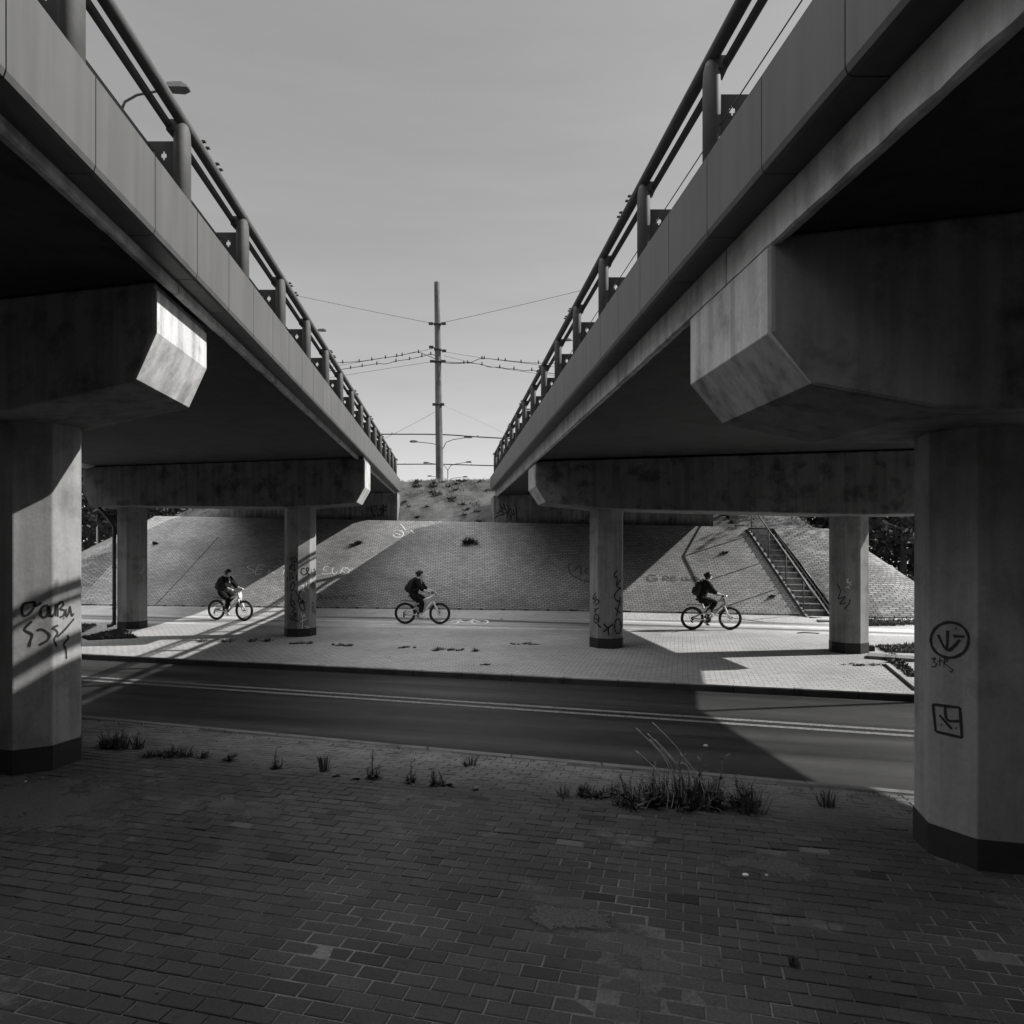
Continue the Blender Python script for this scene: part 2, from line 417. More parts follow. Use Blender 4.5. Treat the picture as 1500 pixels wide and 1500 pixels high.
# kerb edge of the near pavement, facing the road
m = MB()
for i in range(60):
    x0, x1 = -30 + i, -29.012 + i
    f = lambda x, d, z: (x, NEAR(x) + d, z)
    m.hexa([f(x0, .0, -.3), f(x1, .0, -.3), f(x1, .12, -.3), f(x0, .12, -.3), f(x0, .0, .052), f(x1, .0, .052), f(x1, .12, .046), f(x0, .12, .046)])
tag(m.build('kerb', 'kerb_mid', bevel=0.01), kind='structure')

# ------------------------------------------------------------------ embankment
W0 = 27.8; UL, UR = -24.7, 5.55
def ztop(u): return 3.25 - 0.0264 * u
foot = lambda x: interp([(-18, 26.7), (-14, 26.2), (1.94, 24.2), (9.45, 22.6), (12.0, 21.7), (16, 19.8)], x)
gap = []
def slope_ring():
    st = []
    # left cone
    lx, ly = xy(UL, W0); fx = -16.3; r = Vector((fx - lx, foot(fx) - ly)); a0 = math.atan2(r.y, r.x); rl = r.length
    for i in range(25):
        a = a0 - R(125) * (1 - i / 24)
        st.append(((lx, ly, ztop(UL)), (lx + rl * math.cos(a), ly + rl * math.sin(a), 0.2)))
    n = 40
    rx, ry = xy(UR, W0); fx1 = rx - 0.3
    for i in range(1, n):
        t = i / n; u = lerp(UL, UR, t); cx, cy = xy(u, W0); x = lerp(fx, fx1, t)
        if 8.3 < cx < 11.2:
            if not gap:                                # the staircase is let into the slope between these two stations
                for cx, x in ((9.08, 9.66), (9.98, 10.7)):
                    cu = (cx - W0 * S) / C; cy = xy(cu, W0)[1]; gap.append(len(st)); st.append(((cx, cy, ztop(cu)), (x, foot(x), 0.2)))
            continue
        st.append(((cx, cy, ztop(u)), (x, foot(x), 0.2)))
    r = Vector((fx1 - rx, foot(fx1) - ry)); a0 = math.atan2(r.y, r.x); rr = r.length
    for i in range(25):
        a = a0 + R(125) * i / 24
        st.append(((rx, ry, ztop(UR)), (rx + rr * math.cos(a), ry + rr * math.sin(a), 0.2)))
    return st
ST = slope_ring()
m = MB(); m.uv = []; rows = []
nd = 10; acc = 0.0; us = []
for i, (c, f) in enumerate(ST):
    if i: acc += ((Vector(f) + Vector(c)) / 2 - (Vector(ST[i - 1][1]) + Vector(ST[i - 1][0])) / 2).length
    us.append(acc)
for j in range(nd + 2):
    t = min(1, j / nd); row = []
    for i, (c, f) in enumerate(ST):
        p = Vector(c).lerp(Vector(f), t); row.append((p.x, p.y, p.z - (.12 if j > nd else 0)))
        m.uv.append((us[i], (Vector(f) - Vector(c)).length * t))
    rows.append(row)
m.loft(rows, closed=False, caps=False)
keep = [f for f in zip(m.f, m.sm) if min(f[0]) % len(ST) != gap[0]]; m.f = [f[0] for f in keep]; m.sm = [f[1] for f in keep]
slope = m.build('embankment', 'slope_paver'); tag(slope, kind='structure')
slope.data.materials.append(M['old_paver'])
for p in slope.data.polygons:
    c_ = p.center
    if c_.x > 9.75 + (26.2 - c_.y) * .1 or c_.x < -16.6 - (c_.y - 26.5) * .12: p.material_index = 1
# gutter strip between the path and the slope foot
m = MB(); rows = [[], [], []]
for c, f in ST:
    cx, cy = c[0], c[1]; d = (Vector(f) - Vector(c)); d.z = 0; d.normalize()
    x, y = f[0], f[1]
    rows[0].append((x, y, 0.15))
    if -17 < x < 12.2 and abs(d.x) < 0.6: q = (x, path_back(x), 0.0)
    else: q = (x + d.x * 1.5, y + d.y * 1.5, 0.0)
    rows[1].append((lerp(x, q[0], .5), lerp(y, q[1], .5), 0.08)); rows[2].append(q)
m.loft(rows, closed=False, caps=False, smooth=True)
tag(m.build('gutter', 'gutter'), kind='structure')
# verges left and right at path level, beyond the cones
for nm, x0, x1 in (('verge', -120, -14), ('verge', 11.5, 120)):
    m = MB(); rows = []
    for t in range(9):
        row = []
        for j in range(25):
            x = lerp(x0, x1, j / 24); y0 = path_back(x) if abs(x) < 60 else path_back(60 if x > 0 else -60)
            row.append((x, lerp(y0 + 0.02, 110, (t / 8) ** 1.5), -0.004 + 0.1 * math.sin(x * 1.7 + t) * (t > 0)))
        rows.append(row)
    m.loft(rows, closed=False, caps=False, smooth=True)
    tag(m.build(nm, 'soil'), kind='structure')
# berm and upper dirt slope
def hill_z(u, w):
    zt = ztop(min(max(u, UL), UR))
    f = zt - 0.03 + max(0, (w - W0 - 0.75)) * 0.62
    l = zt + max(0, (u - UL - 0.2)) * 0.85
    r = zt + max(0, (UR - 0.4 - u)) * 0.8
    z = min(f, l, r, 5.72)
    return z
m = MB(); rows = []
for i in range(64):
    w = W0 + (0 if i == 0 else 0.02 + 8.0 * (i / 55) if i < 56 else 8.2 + (i - 55) ** 2.3)
    row = []
    for j in range(171):
        u = lerp(UL, UR, j / 170); x, y = xy(u, w); z = hill_z(u, w)
        if i > 4:
            z += 0.09 * mn.noise((x * 0.9, y * 0.9, 0)) + 0.05 * mn.noise((x * 3.1, y * 3.1, 4))
        row.append((x, y, z))
    rows.append(row)
m.loft(rows, closed=False, caps=False, smooth=True)
hill = m.build('hill', 'dirt'); tag(hill, kind='structure')
# unseen earth bank added behind and beside the camera to block sky light
m = MB(); rows = []
for i in range(45):
    w = 6.0 - 1.0 * i; row = []
    for j in range(91):
        u = -45 + j; db = (-2.0 - w) * 1.6; ds = min(abs(u + 0.5) - 12.0, 6.0 - w) * .95
        z = max(-.2, min(16.0, db), min(7.5, ds)) + (.12 * mn.noise((u * .8, w * .8, 9)) if max(db, ds) > 0 else 0)
        x, y = xy(u, w); row.append((x, y, z))
    rows.append(row)
m.loft(rows, closed=False, caps=False, smooth=True)
tag(m.build('light_block_bank', 'blocker_soil'), kind='structure')

# foliage lumps added out of the view to block the low sky at the sides and behind
m = MB(); rt = random.Random(3)
for k in range(240):
    az = R(rt.uniform(58, 302)); q = rt.uniform(46, 62); rr_ = rt.uniform(4, 7.5)
    m.ellipsoid((q * math.sin(az), q * math.cos(az), rt.uniform(2, 10)), (rr_, rr_, rr_ * 1.15), 9, 6)
tag(m.build('sky_block_foliage', 'leaf'), kind='stuff')

# ------------------------------------------------------------------ bridges
BK = -0.095
def B(a, Y, zr): return (a + BK * Y, Y, CAMZ + zr + 0.007 * Y)
def wallY(a, w): return (w - a * S) / (C + BK * S)
def octo(cx, cy, z0, z1, W):
    r = W / 2 / math.cos(R(22.5)); a0 = math.atan2(-C, -S) + R(22.5)
    ring = lambda z: [(cx + r * math.cos(a0 + R(45) * k), cy + r * math.sin(a0 + R(45) * k), z) for k in range(8)]
    m = MB(); m.loft([ring(z0), ring(z1)]); return m

def prism_hit(cx, cy, W):
    a0 = math.atan2(-C, -S)
    def hit(u, v):
        d = ray(u, v); best = None
        for k in range(8):
            n = Vector((math.cos(a0 + R(45) * k), math.sin(a0 + R(45) * k), 0)); dn = d.dot(n)
            if dn >= -1e-4: continue
            t = ((Vector((cx, cy, 0)) - CAM).dot(n) + W / 2 - 0) / dn
            if best is None or t > best[0]: best = (t, n)
        return CAM + d * best[0] + best[1] * 0.003, best[1]
    return hit
def plane_hit(p, n):
    p, n = Vector(p), Vector(n).normalized()
    def hit(u, v):
        d = ray(u, v); t = (p - CAM).dot(n) / d.dot(n)
        return CAM + d * t + n * 0.004, n
    return hit
def smooth_line(pts, k=6):
    if len(pts) < 3: 
        return [(lerp(pts[0][0], pts[1][0], i / k), lerp(pts[0][1], pts[1][1], i / k)) for i in range(k + 1)]
    out = []; P = [pts[0]] + list(pts) + [pts[-1]]
    for i in range(1, len(P) - 2):
        p0, p1, p2, p3 = P[i - 1:i + 3]
        for j in range(k):
            t = j / k
            out.append(tuple(0.5 * (2 * p1[a] + (p2[a] - p0[a]) * t + (2 * p0[a] - 5 * p1[a] + 4 * p2[a] - p3[a]) * t * t + (3 * p1[a] - p0[a] - 3 * p2[a] + p3[a]) * t ** 3) for a in (0, 1)))
    out.append(pts[-1]); return out
def ell(cx, cy, rx, ry, n=14, a0=0.3): return [(cx + rx * math.cos(a0 + 2 * math.pi * i / n), cy + ry * math.sin(a0 + 2 * math.pi * i / n)) for i in range(n + 1)]
def graffiti(name, strokes, org, sc, width, hit, mat, parent, label=None, curve=True):
    m = MB(); m.uv = []; width *= 1.4
    for st in strokes:
        pts = smooth_line(st) if curve else smooth_line(st, 3)
        hp = [hit(org[0] + x / sc, org[1] + y / sc) for x, y in pts]
        L_, R_ = [], []
        for i, (p, n) in enumerate(hp):
            t = hp[min(i + 1, len(hp) - 1)][0] - hp[max(i - 1, 0)][0]
            if t.length < 1e-6: t = Vector((0, 0, 1))
            s_ = n.cross(t).normalized() * width * 0.5 * (0.95 + 0.12 * math.sin(i * 0.7 + len(m.f)))
            L_.append(tuple(p + s_)); R_.append(tuple(p - s_))
        m.loft([L_, R_], closed=False, caps=False); m.uv += [(i_ * .1, -1) for i_ in range(len(L_))] + [(i_ * .1, 1) for i_ in range(len(R_))]
    o = m.build(name, mat, parent)
    if label: o['label'] = label
    return o

def bridge(side, label, a_p, a_c, zc, zb, zt, a_r, zrail, a_out, Y0, posts, joints, jstep, cj):
    s = side                                           # s = -1 left deck, +1 right deck
    root = thing('bridge', label, 'bridge', (0, 0, 0), 0, 'parallel concrete road bridges')
    yend = wallY(a_c, W0 + 0.75)
    def endY(a): return wallY(a, W0 + 0.75)
    # deck slab
    m = MB(); a1 = a_c + s * 0.11; a2 = a_out - s * 0.3
    m.hexa([B(a1, Y0, zc + .07), B(a2, Y0, zc + .07), B(a2, endY(a2), zc + .07), B(a1, endY(a1), zc + .07),
            B(a1, Y0, zb + .3), B(a2, Y0, zb + .3), B(a2, endY(a2), zb + .3), B(a1, endY(a1), zb + .3)])
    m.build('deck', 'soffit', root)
    # edge beams with construction joints
    for edge, (e0, e1) in (('in', (a_c, a1)), ('out', (a_out, a2))):
        y = cj[0] - 8 * cj[1]
        while y < yend:
            yy0 = max(Y0, y + 0.008); ye = endY(e0); yy1 = min(ye, y + cj[1] - 0.008)
            if yy1 - yy0 > 0.1:
                m = MB()
                pts = []
                nn = max(2, int((yy1 - yy0) / 0.12))
                rings = []
                for i in range(nn + 1):
                    Y = lerp(yy0, yy1, i / nn); j = 0.012 * mn.noise((Y * 5, e0, 1)) ; q = 0.02 * abs(mn.noise((Y * 3.3, e0, 7)))
                    rings.append([B(e0, Y, zc + 0.012 + j), B(e0 + s * 0.018 * (1 if edge == 'in' else -1), Y, zc + j * .6), B(e0 + (e1 - e0) * 0.55, Y, zc + q), B(e1, Y, zc + .062), B(e1, Y, zb + .25), B(e0, Y, zb + .25)])
                m.loft(rings); m.build('edge_beam', 'conc', root)
            y += cj[1]
    # fascia panels with a rolled lower edge
    pr = [(a_c - s * 0.002, zb), (a_p + s * 0.035, zb), (a_p + s * 0.012, zb + 0.012), (a_p, zb + 0.045), (a_p, zt - 0.006), (a_p + s * 0.006, zt), (a_c - s * 0.002, zt)]
    y = joints
    while y - jstep > Y0: y -= jstep
    while y < endY(a_p) - 0.05:
        y1 = min(y + jstep, endY(a_p) + 0.02)
        m = MB(); m.loft([[B(a, Y, z) for a, z in pr] for Y in (y + .005, y1 - .005)])
        m.build('fascia_panel', 'panel', root)
        y = y1 if y1 < y + jstep else y + jstep
    # a dark backing strip closes the joints
    m = MB(); m.hexa([B(a_c + s * .0, Y0, zb + .02), B(a_c + s * .04, Y0, zb + .02), B(a_c + s * .04, endY(a_c), zb + .02), B(a_c, endY(a_c), zb + .02),
                      B(a_c + s * .0, Y0, zt - .02), B(a_c + s * .04, Y0, zt - .02), B(a_c + s * .04, endY(a_c), zt - .02), B(a_c, endY(a_c), zt - .02)])
    m.build('joint_strip', 'black_paint', root)
    # outer fascia
    m = MB(); ao = a_out + s * 0.2
    m.loft([[B(a_out + s * .002, Y, zb), B(ao, Y, zb), B(ao, Y, zt), B(a_out + s * .002, Y, zt)] for Y in (Y0, endY(ao))])
    m.build('outer_fascia', 'panel', root)
    # railing
    m = MB(); m.tube([B(a_r, Y0, zrail), B(a_r, posts[-1] + .1, zrail)], 0.05, 14)
    rail = m.build('top_rail', 'rail', root)
    m = MB(); am = a_r + s * 0.09; m.tube([B(am, Y0, zrail - 0.065), B(am, posts[-1] + .1, zrail - 0.065)], 0.031, 10)
    m.build('inner_rail', 'rail', root)
    m = MB(); ab = a_r + s * 0.27
    m.hexa([B(ab, Y0, zt + .38), B(ab + s * .03, Y0, zt + .38), B(ab + s * .03, posts[-1] + .2, zt + .38), B(ab, posts[-1] + .2, zt + .38),
            B(ab, Y0, zt + .52), B(ab + s * .03, Y0, zt + .52), B(ab + s * .03, posts[-1] + .2, zt + .52), B(ab, posts[-1] + .2, zt + .52)])
    m.build('crash_barrier', 'bracket', root)
    for Y in posts:
        m = MB()
        x0 = Vector(B(a_r, Y, zt - .3)); x1 = Vector(B(a_r, Y, zrail - .04))
        ring = lambda p, g=1.0: [(p[0] + .064 * g * math.cos(2 * math.pi * k / 16), p[1] + .085 * g * math.sin(2 * math.pi * k / 16), p[2]) for k in range(16)]
        m.loft([ring(x0), ring(x0.lerp(x1, .85)), ring(x0.lerp(x1, .95), .92), ring(x1, .7)], smooth=True)
        # rail seats
        m.box(tuple(Vector(B(a_r + s * .05, Y, zrail - .07))), (.1, .14, .09))
        po = m.build('post', 'rail', root)
        # perforated bracket plate reaching back to the barrier
        m = MB(); z0, z1 = zt - .05, zt + .54
        def plate_cell(aa, bb, q0, q1): 
            m.hexa([B(aa, Y - .006, q0), B(bb, Y - .006, q0), B(bb, Y + .006, q0), B(aa, Y + .006, q0), B(aa, Y - .006, q1), B(bb, Y - .006, q1), B(bb, Y + .006, q1), B(aa, Y + .006, q1)])
        A0, A1 = a_r + s * .05, a_r + s * .30
        def at(t): return lerp(A0, A1, t)
        holes = [(0.42, .80), (0.78, .82), (0.60, .62), (0.4, .45), (0.78, .42)]
        nx, nz = 16, 30
        for i in range(nx):
            for j in range(nz):
                cxm, czm = (i + .5) / nx, (j + .5) / nz
                if any(((cxm - hx) / .105) ** 2 + ((czm - hz) / .055) ** 2 < 1 for hx, hz in holes): continue
                plate_cell(at(i / nx), at((i + 1) / nx), lerp(z0, z1, j / nz), lerp(z0, z1, (j + 1) / nz))
        m.build('bracket', 'bracket', po)
    # bolted rail splices
    for Y in posts[1::2]:
        for d in (.42, .52, .78, .88):
            m = MB(); p = Vector(B(a_r - s * .01, Y + d, zrail + .045)); m.tube([p, p + Vector((-s * .012, 0, .045))], [.016, .007], 6)
            m.box(tuple(p + Vector((-s * .012, 0, .03))), (.05, .03, .012))
            m.build('splice_bolt', 'bracket', rail)
    return root

postsL = [4.0 + 1.67 * i for i in range(-6, 16)]
postsR = [5.06 + 1.75 * i for i in range(-6, 14)]
BL = bridge(-1, 'sunlit concrete bridge deck whose fascia and railing descend along the left of the sky gap', -2.10, -2.30, 2.12, 2.20, 2.78, -2.20, 3.49, -10.5, -9, postsL, 3.25, 0.83, (5.85, 3.3))
BRt = bridge(+1, 'shaded concrete bridge deck beside the stairs, its fascia facing away from the sun', 1.865, 2.085, 1.91, 2.18, 2.77, 1.96, 3.58, 10.5, -9, postsR, 3.2, 0.85, (5.1, 3.2))
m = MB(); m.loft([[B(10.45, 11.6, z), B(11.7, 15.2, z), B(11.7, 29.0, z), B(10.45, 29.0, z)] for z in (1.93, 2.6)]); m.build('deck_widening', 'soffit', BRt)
m = MB(); m.loft([[B(10.75, 11.6, z), B(11.9, 15.2, z), B(11.9, 29.0, z), B(11.705, 29.0, z), B(11.705, 15.2, z), B(10.55, 11.6, z)] for z in (2.18, 2.77)]); m.build('outer_fascia', 'panel', BRt)
m = MB(); m.tube([B(2.0, -2, 3.05), B(2.0, 29, 3.05)], 0.0045, 6); m.build('guide_wire', 'cable', BRt)

def column(root, cx, cy, z0, z1, W, paint):
    o = octo(cx, cy, z0, z1, W).build('column', 'conc_col', root, bevel=0.012)
    octo(cx, cy, z0, z0 + 0.02, 0.1)
    b = octo(cx, cy, z0 - 0.05, z0 + paint, W + 0.012).build('base_paint', 'black_paint', o)
    return o
def cap(root, s, av, ab, yn, th, zbreak, zb, zunder_pts, a_end, ztp, mat='conc_cap'):
    """pier cap: a beam along the road under the deck. yn = near face Y at a=av; zunder_pts = (a, z) of the underside"""
    m = MB()
    def P(a, off, z):                                  # near face runs parallel to the road
        X0 = av + BK * yn; Yp = (yn + 0.25 * X0 - 0.25 * a) / (1 + 0.25 * BK) + off
        return (a + BK * Yp, Yp, z)
    prof = [(av, ztp), (av, zbreak), (ab, zb)] + zunder_pts + [(a_end - s * .25, zunder_pts[-1][1] + 0.0), (a_end, zunder_pts[-1][1] + .42), (a_end, ztp)]
    m.loft([[P(a, 0, z) for a, z in prof], [P(a, th, z) for a, z in prof]])
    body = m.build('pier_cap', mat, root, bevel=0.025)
    m = MB(); e = s * .02                              # pale mortar facing on the beam end; the gap's light is also in its tone
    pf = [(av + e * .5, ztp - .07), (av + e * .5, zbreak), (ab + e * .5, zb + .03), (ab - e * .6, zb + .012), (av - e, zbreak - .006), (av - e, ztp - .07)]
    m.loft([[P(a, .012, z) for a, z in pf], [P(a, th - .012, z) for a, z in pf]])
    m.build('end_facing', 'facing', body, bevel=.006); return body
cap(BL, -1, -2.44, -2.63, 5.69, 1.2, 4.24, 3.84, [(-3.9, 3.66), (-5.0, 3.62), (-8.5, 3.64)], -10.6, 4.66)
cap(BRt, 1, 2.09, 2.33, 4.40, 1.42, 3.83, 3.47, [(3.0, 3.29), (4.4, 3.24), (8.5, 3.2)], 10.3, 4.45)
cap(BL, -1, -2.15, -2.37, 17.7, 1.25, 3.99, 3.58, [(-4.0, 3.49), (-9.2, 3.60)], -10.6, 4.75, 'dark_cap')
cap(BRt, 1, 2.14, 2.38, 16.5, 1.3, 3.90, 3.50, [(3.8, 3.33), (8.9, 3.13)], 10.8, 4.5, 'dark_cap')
cNL = column(BL, -4.88, 7.0, 0.2, 3.72, 0.78, 0.28)
cNR = column(BRt, 3.43, 5.0, 0.2, 3.36, 0.78, 0.25)
cFL = column(BL, -5.83, 18.8, 0.0, 3.55, 0.78, 0.22)
cFL2 = column(BL, -11.4, 20.5, 0.0, 3.66, 0.78, 0.22)
cFR = column(BRt, 2.31, 16.7, 0.0, 3.4, 0.78, 0.24)
cFR2 = column(BRt, 7.84, 15.9, 0.0, 3.2, 0.78, 0.24)
column(BL, -10.2, 8.5, 0.15, 3.7, 0.78, 0.3); column(BRt, 8.9, 3.7, 0.15, 3.3, 0.78, 0.3)
# abutments
def abut(root, a0, a1, ztopw):
    m = MB(); pts = []
    for z in (2.9, ztopw):
        for a, w in ((a0, W0 + .5), (a1, W0 + .5), (a1, W0 + 2.2), (a0, W0 + 2.2)):
            Y = wallY(a, w); pts.append((a + BK * Y, Y, z))
    m.hexa(pts); return m.build('abutment', 'bluff', root, bevel=0.02)
abL = abut(BL, -10.9, -2.22, CAMZ + 2.19 + .21); abR = abut(BRt, 2.0, 10.6, CAMZ + 1.98 + .2)

# graffiti, read off the photograph and laid on the faces of the columns
h = prism_hit(-4.88, 7.0, 0.78)
graffiti('graffiti', [[(140, 270), (180, 260), (215, 265), (195, 310), (160, 340), (140, 335), (133, 300), (145, 268)], [(205, 250), (215, 282), (240, 270), (255, 262)],
    [(292, 275), (265, 285), (248, 310), (252, 342), (275, 350), (293, 320), (295, 280), (302, 345), (312, 300)], [(302, 290), (312, 342), (330, 330), (340, 272), (338, 345)],
    [(350, 270), (352, 348)], [(350, 275), (375, 256), (386, 275), (365, 300), (392, 310), (388, 338), (362, 352)], [(402, 300), (404, 345), (416, 330), (426, 285), (436, 340), (450, 328)],
    [(207, 352), (212, 358)], [(386, 355), (391, 360)]],
    (0, 820), 4.167, 0.026, h, 'spray', cNL)
graffiti('graffiti', [[(195, 375), (150, 425), (195, 455), (185, 500), (178, 530)], [(225, 430), (260, 425), (300, 455), (290, 490), (240, 520)],
    [(355, 400), (325, 415), (350, 445), (330, 485), (345, 530)], [(450, 360), (400, 420), (348, 472)], [(410, 460), (415, 480), (388, 515), (400, 545), (405, 605)]],
    (0, 820), 4.167, 0.026, h, 'spray', cNL)
h = prism_hit(3.43, 5.0, 0.78)
graffiti('graffiti', [ell(298, 572, 116, 108), [(225, 540), (285, 635), (360, 570)], [(285, 515), (282, 625)], [(320, 548), (388, 552)], [(332, 503), (338, 507)]],
    (1320, 800), 4.167, 0.022, h, 'spray', cNR)
graffiti('graffiti', [
    [(195, 965), (360, 985)], [(360, 985), (372, 1168)], [(372, 1168), (212, 1130)], [(212, 1130), (195, 965)], [(270, 970), (281, 1058), (355, 1066)], [(235, 1030), (310, 1115)], [(243, 1088), (248, 1092)], [(333, 1108), (338, 1112)]],
    (1320, 800), 4.167, 0.022, h, 'spray', cNR)
graffiti('graffiti', [[(186, 690), (210, 680), (200, 705), (218, 715), (205, 737), (188, 732)], [(237, 678), (235, 732)], [(222, 702), (255, 696)], [(262, 735), (266, 690), (288, 697), (265, 712), (300, 742), (316, 752), (306, 768), (295, 760)]],
    (1320, 800), 4.167, 0.007, h, 'spray', cNR)
h = prism_hit(-5.83, 18.8, 0.78)
graffiti('graffiti', [[(190, 600), (215, 570), (250, 580), (257, 625), (200, 612)], [(210, 580), (240, 610)], [(215, 635), (180, 690), (192, 702), (225, 650), (242, 722), (210, 700)], [(185, 740), (185, 832)], [(258, 760), (255, 832)],
    [(205, 740), (215, 790), (205, 802), (232, 800)], [(225, 840), (195, 880), (190, 920), (215, 940), (237, 880), (222, 842)], [(240, 940), (262, 962)], [(300, 935), (288, 990), (275, 1062), (320, 1070), (255, 960)],
    [(320, 1050), (290, 1090), (300, 1130), (330, 1160), (352, 1130), (320, 1045), (355, 1082)], [(205, 970), (195, 1080), (215, 1040), (240, 1090), (200, 1100), (240, 1140), (205, 1170), (240, 1200), (195, 1240), (215, 1260), (256, 1200), (220, 1180)],
    [(225, 1255), (290, 1285)], [(150, 700), (155, 820), (150, 950)]],
    (400, 740), 7.5, 0.034, h, 'spray', cFL)
graffiti('graffiti', [[(350, 695), (315, 700), (310, 742), (340, 766), (380, 735), (390, 695), (370, 690), (375, 740), (402, 770)], [(415, 700), (420, 742)], [(440, 712), (450, 700), (462, 722)], [(425, 812), (466, 755)],
    ],
    (400, 740), 7.5, 0.034, h, 'spray', cFL)
graffiti('graffiti', [ell(435, 885, 19, 22), [(420, 885), (450, 885)], [(436, 840), (435, 862)]],
    (400, 740), 7.5, 0.034, h, 'spray', cFL)
graffiti('graffiti', [[(437, 1060), (428, 1080), (446, 1080)], ell(440, 1142, 10, 34), [(458, 1150), (470, 1200)]],
    (400, 740), 7.5, 0.034, h, 'spray', cFL)
graffiti('graffiti', [[(310, 890), (340, 880), (330, 930), (350, 945)], [(365, 855), (370, 900), (392, 900)], [(392, 860), (388, 925)], [(305, 1180), (325, 1232), (340, 1195), (352, 1232)], [(300, 1282), (372, 1248)], [(325, 1230), (320, 1370)],
    ell(315, 1386, 17, 17), [(350, 1330), (400, 1340), (360, 1360), (402, 1380)]], (400, 740), 7.5, 0.028, h, 'white_spray', cFL, 'white spray scribble')
h = prism_hit(2.31, 16.7, 0.78)
graffiti('graffiti', [[(155, 875), (125, 935), (150, 930), (162, 908)], [(130, 985), (165, 940), (185, 965), (150, 1002)], [(140, 1062), (182, 1020)], [(145, 1030), (160, 1088)], ell(162, 1135, 22, 44), [(150, 1130), (180, 1150)], [(175, 1190), (207, 1226)],
    [(235, 1185), (270, 1220), (330, 1190)], [(225, 1265), (260, 1245), (270, 1215)], [(290, 1302), (280, 1240), (312, 1195)], [(370, 655), (340, 690), (345, 722), (370, 720), (362, 800), (400, 740)], [(362, 808), (418, 842)], [(395, 830), (350, 880), (345, 930), (385, 962), (397, 915)],
    [(345, 1025), (402, 1080)], [(397, 955), (360, 1108)], ell(375, 1210, 32, 74), [(385, 1188), (422, 1202)]], (850, 740), 6.818, 0.042, h, 'spray', cFR)
graffiti('graffiti', [[(262, 612), (300, 625), (270, 642)], [(205, 655), (222, 690)], [(245, 690), (285, 740)], [(240, 780), (270, 740), (250, 880)], [(225, 880), (250, 960)], [(260, 1000), (285, 1020)]], (850, 740), 6.818, 0.01, h, 'faded_spray', cFR)
h = prism_hit(7.84, 15.9, 0.78)
graffiti('graffiti', [[(930, 610), (950, 640), (966, 656)], [(945, 605), (935, 640), (970, 632)], [(925, 682), (945, 665), (950, 688)]], (1060, 730), 5.17, 0.018, h, 'white_spray', cFR2, 'white spray scribble')
graffiti('graffiti', [[(955, 765), (953, 792), (915, 840)], [(860, 650), (885, 700), (870, 760), (920, 745), (880, 800), (925, 790)]], (1060, 730), 5.17, 0.03, h, 'spray', cFR2)
h = prism_hit(-11.4, 20.5, 0.78)
graffiti('graffiti', [[(640, 760), (610, 810)], [(612, 812), (618, 800)], [(650, 1195), (638, 1205), (655, 1215)]], (100, 700), 5.77, 0.012, h, 'white_spray', cFL2, 'white spray scribble')
# on the abutments
nw = (-S, -C, 0)
pL = xy(-10, W0 + .5); h = plane_hit((pL[0], pL[1], 0), nw)
graffiti('graffiti', [[(840, 800), (842, 1030)], [(730, 900), (900, 915)], [(865, 872), (912, 830)], [(760, 930), (830, 880), (800, 1000), (740, 1030)], [(720, 950), (740, 1060)], [(600, 820), (612, 950), (650, 1030), (682, 1010)], [(640, 850), (700, 830), (690, 940)]],
    (500, 680), 13.64, 0.06, h, 'spray', abL)
graffiti('graffiti', [[(190, 870), (240, 1050), (262, 1122)], [(190, 930), (330, 1010)], [(80, 1190), (150, 1120), (240, 1110), (330, 1060), (390, 1090), (432, 1140), (415, 1232)], [(330, 1192), (342, 1080), (300, 960), (258, 868)], [(100, 1090), (210, 1030), (262, 1062)],
    [(420, 960), (440, 1060), (500, 1120), (480, 980)], [(330, 880), (380, 960), (360, 1060), (400, 1000)], [(540, 930), (560, 1260)]], (720, 680), 15, 0.06, h, 'spray', abR)
# on the paved slope
def slope_hit(u, v):
    best = None; d = ray(u, v)
    for (c0, f0), (c1, f1) in zip(ST, ST[1:]):
        for a, b_, c_ in ((c0, f0, f1), (c0, f1, c1)):
            a, b_, c_ = Vector(a), Vector(b_), Vector(c_); e1, e2 = b_ - a, c_ - a
            n = e1.cross(e2)
            if n.length < 1e-9: continue
            n.normalize()
            if n.z < 0: n = -n
            dn = d.dot(n)
            if abs(dn) < 1e-6: continue
            t = (a - CAM).dot(n) / dn; p = CAM + d * t
            w_ = p - a; d00, d01, d11 = e1.dot(e1), e1.dot(e2), e2.dot(e2); d20, d21 = w_.dot(e1), w_.dot(e2); den = d00 * d11 - d01 * d01
            v_ = (d11 * d20 - d01 * d21) / den; q_ = (d00 * d21 - d01 * d20) / den
            if v_ >= -.003 and q_ >= -.003 and v_ + q_ <= 1.003 and (best is None or t < best[0]): best = (t, p, n)
    if best is None: return CAM + d * 27, Vector((0, -.6, .8))
    return best[1] + best[2] * 0.006, best[2]
graffiti('graffiti', [[(245, 190), (200, 190), (150, 210), (210, 240), (205, 265), (120, 275)], [(330, 195), (270, 195), (230, 275), (302, 275)], [(255, 232), (310, 232)], [(400, 195), (360, 275)], [(460, 200), (375, 240), (432, 275)], [(505, 200), (560, 200)], [(535, 200), (510, 275)],
    [(965, 205), (925, 210), (900, 275), (990, 272)], [(910, 240), (950, 240)], [(1010, 215), (1000, 262), (1030, 280), (1060, 235), (1072, 212)], [(1080, 275), (1110, 215), (1142, 225), (1100, 245), (1132, 268)], [(1150, 212), (1175, 240), (1216, 215)], [(1175, 240), (1158, 272)]],
    (340, 800), 6.82, 0.036, slope_hit, 'white_spray', slope)
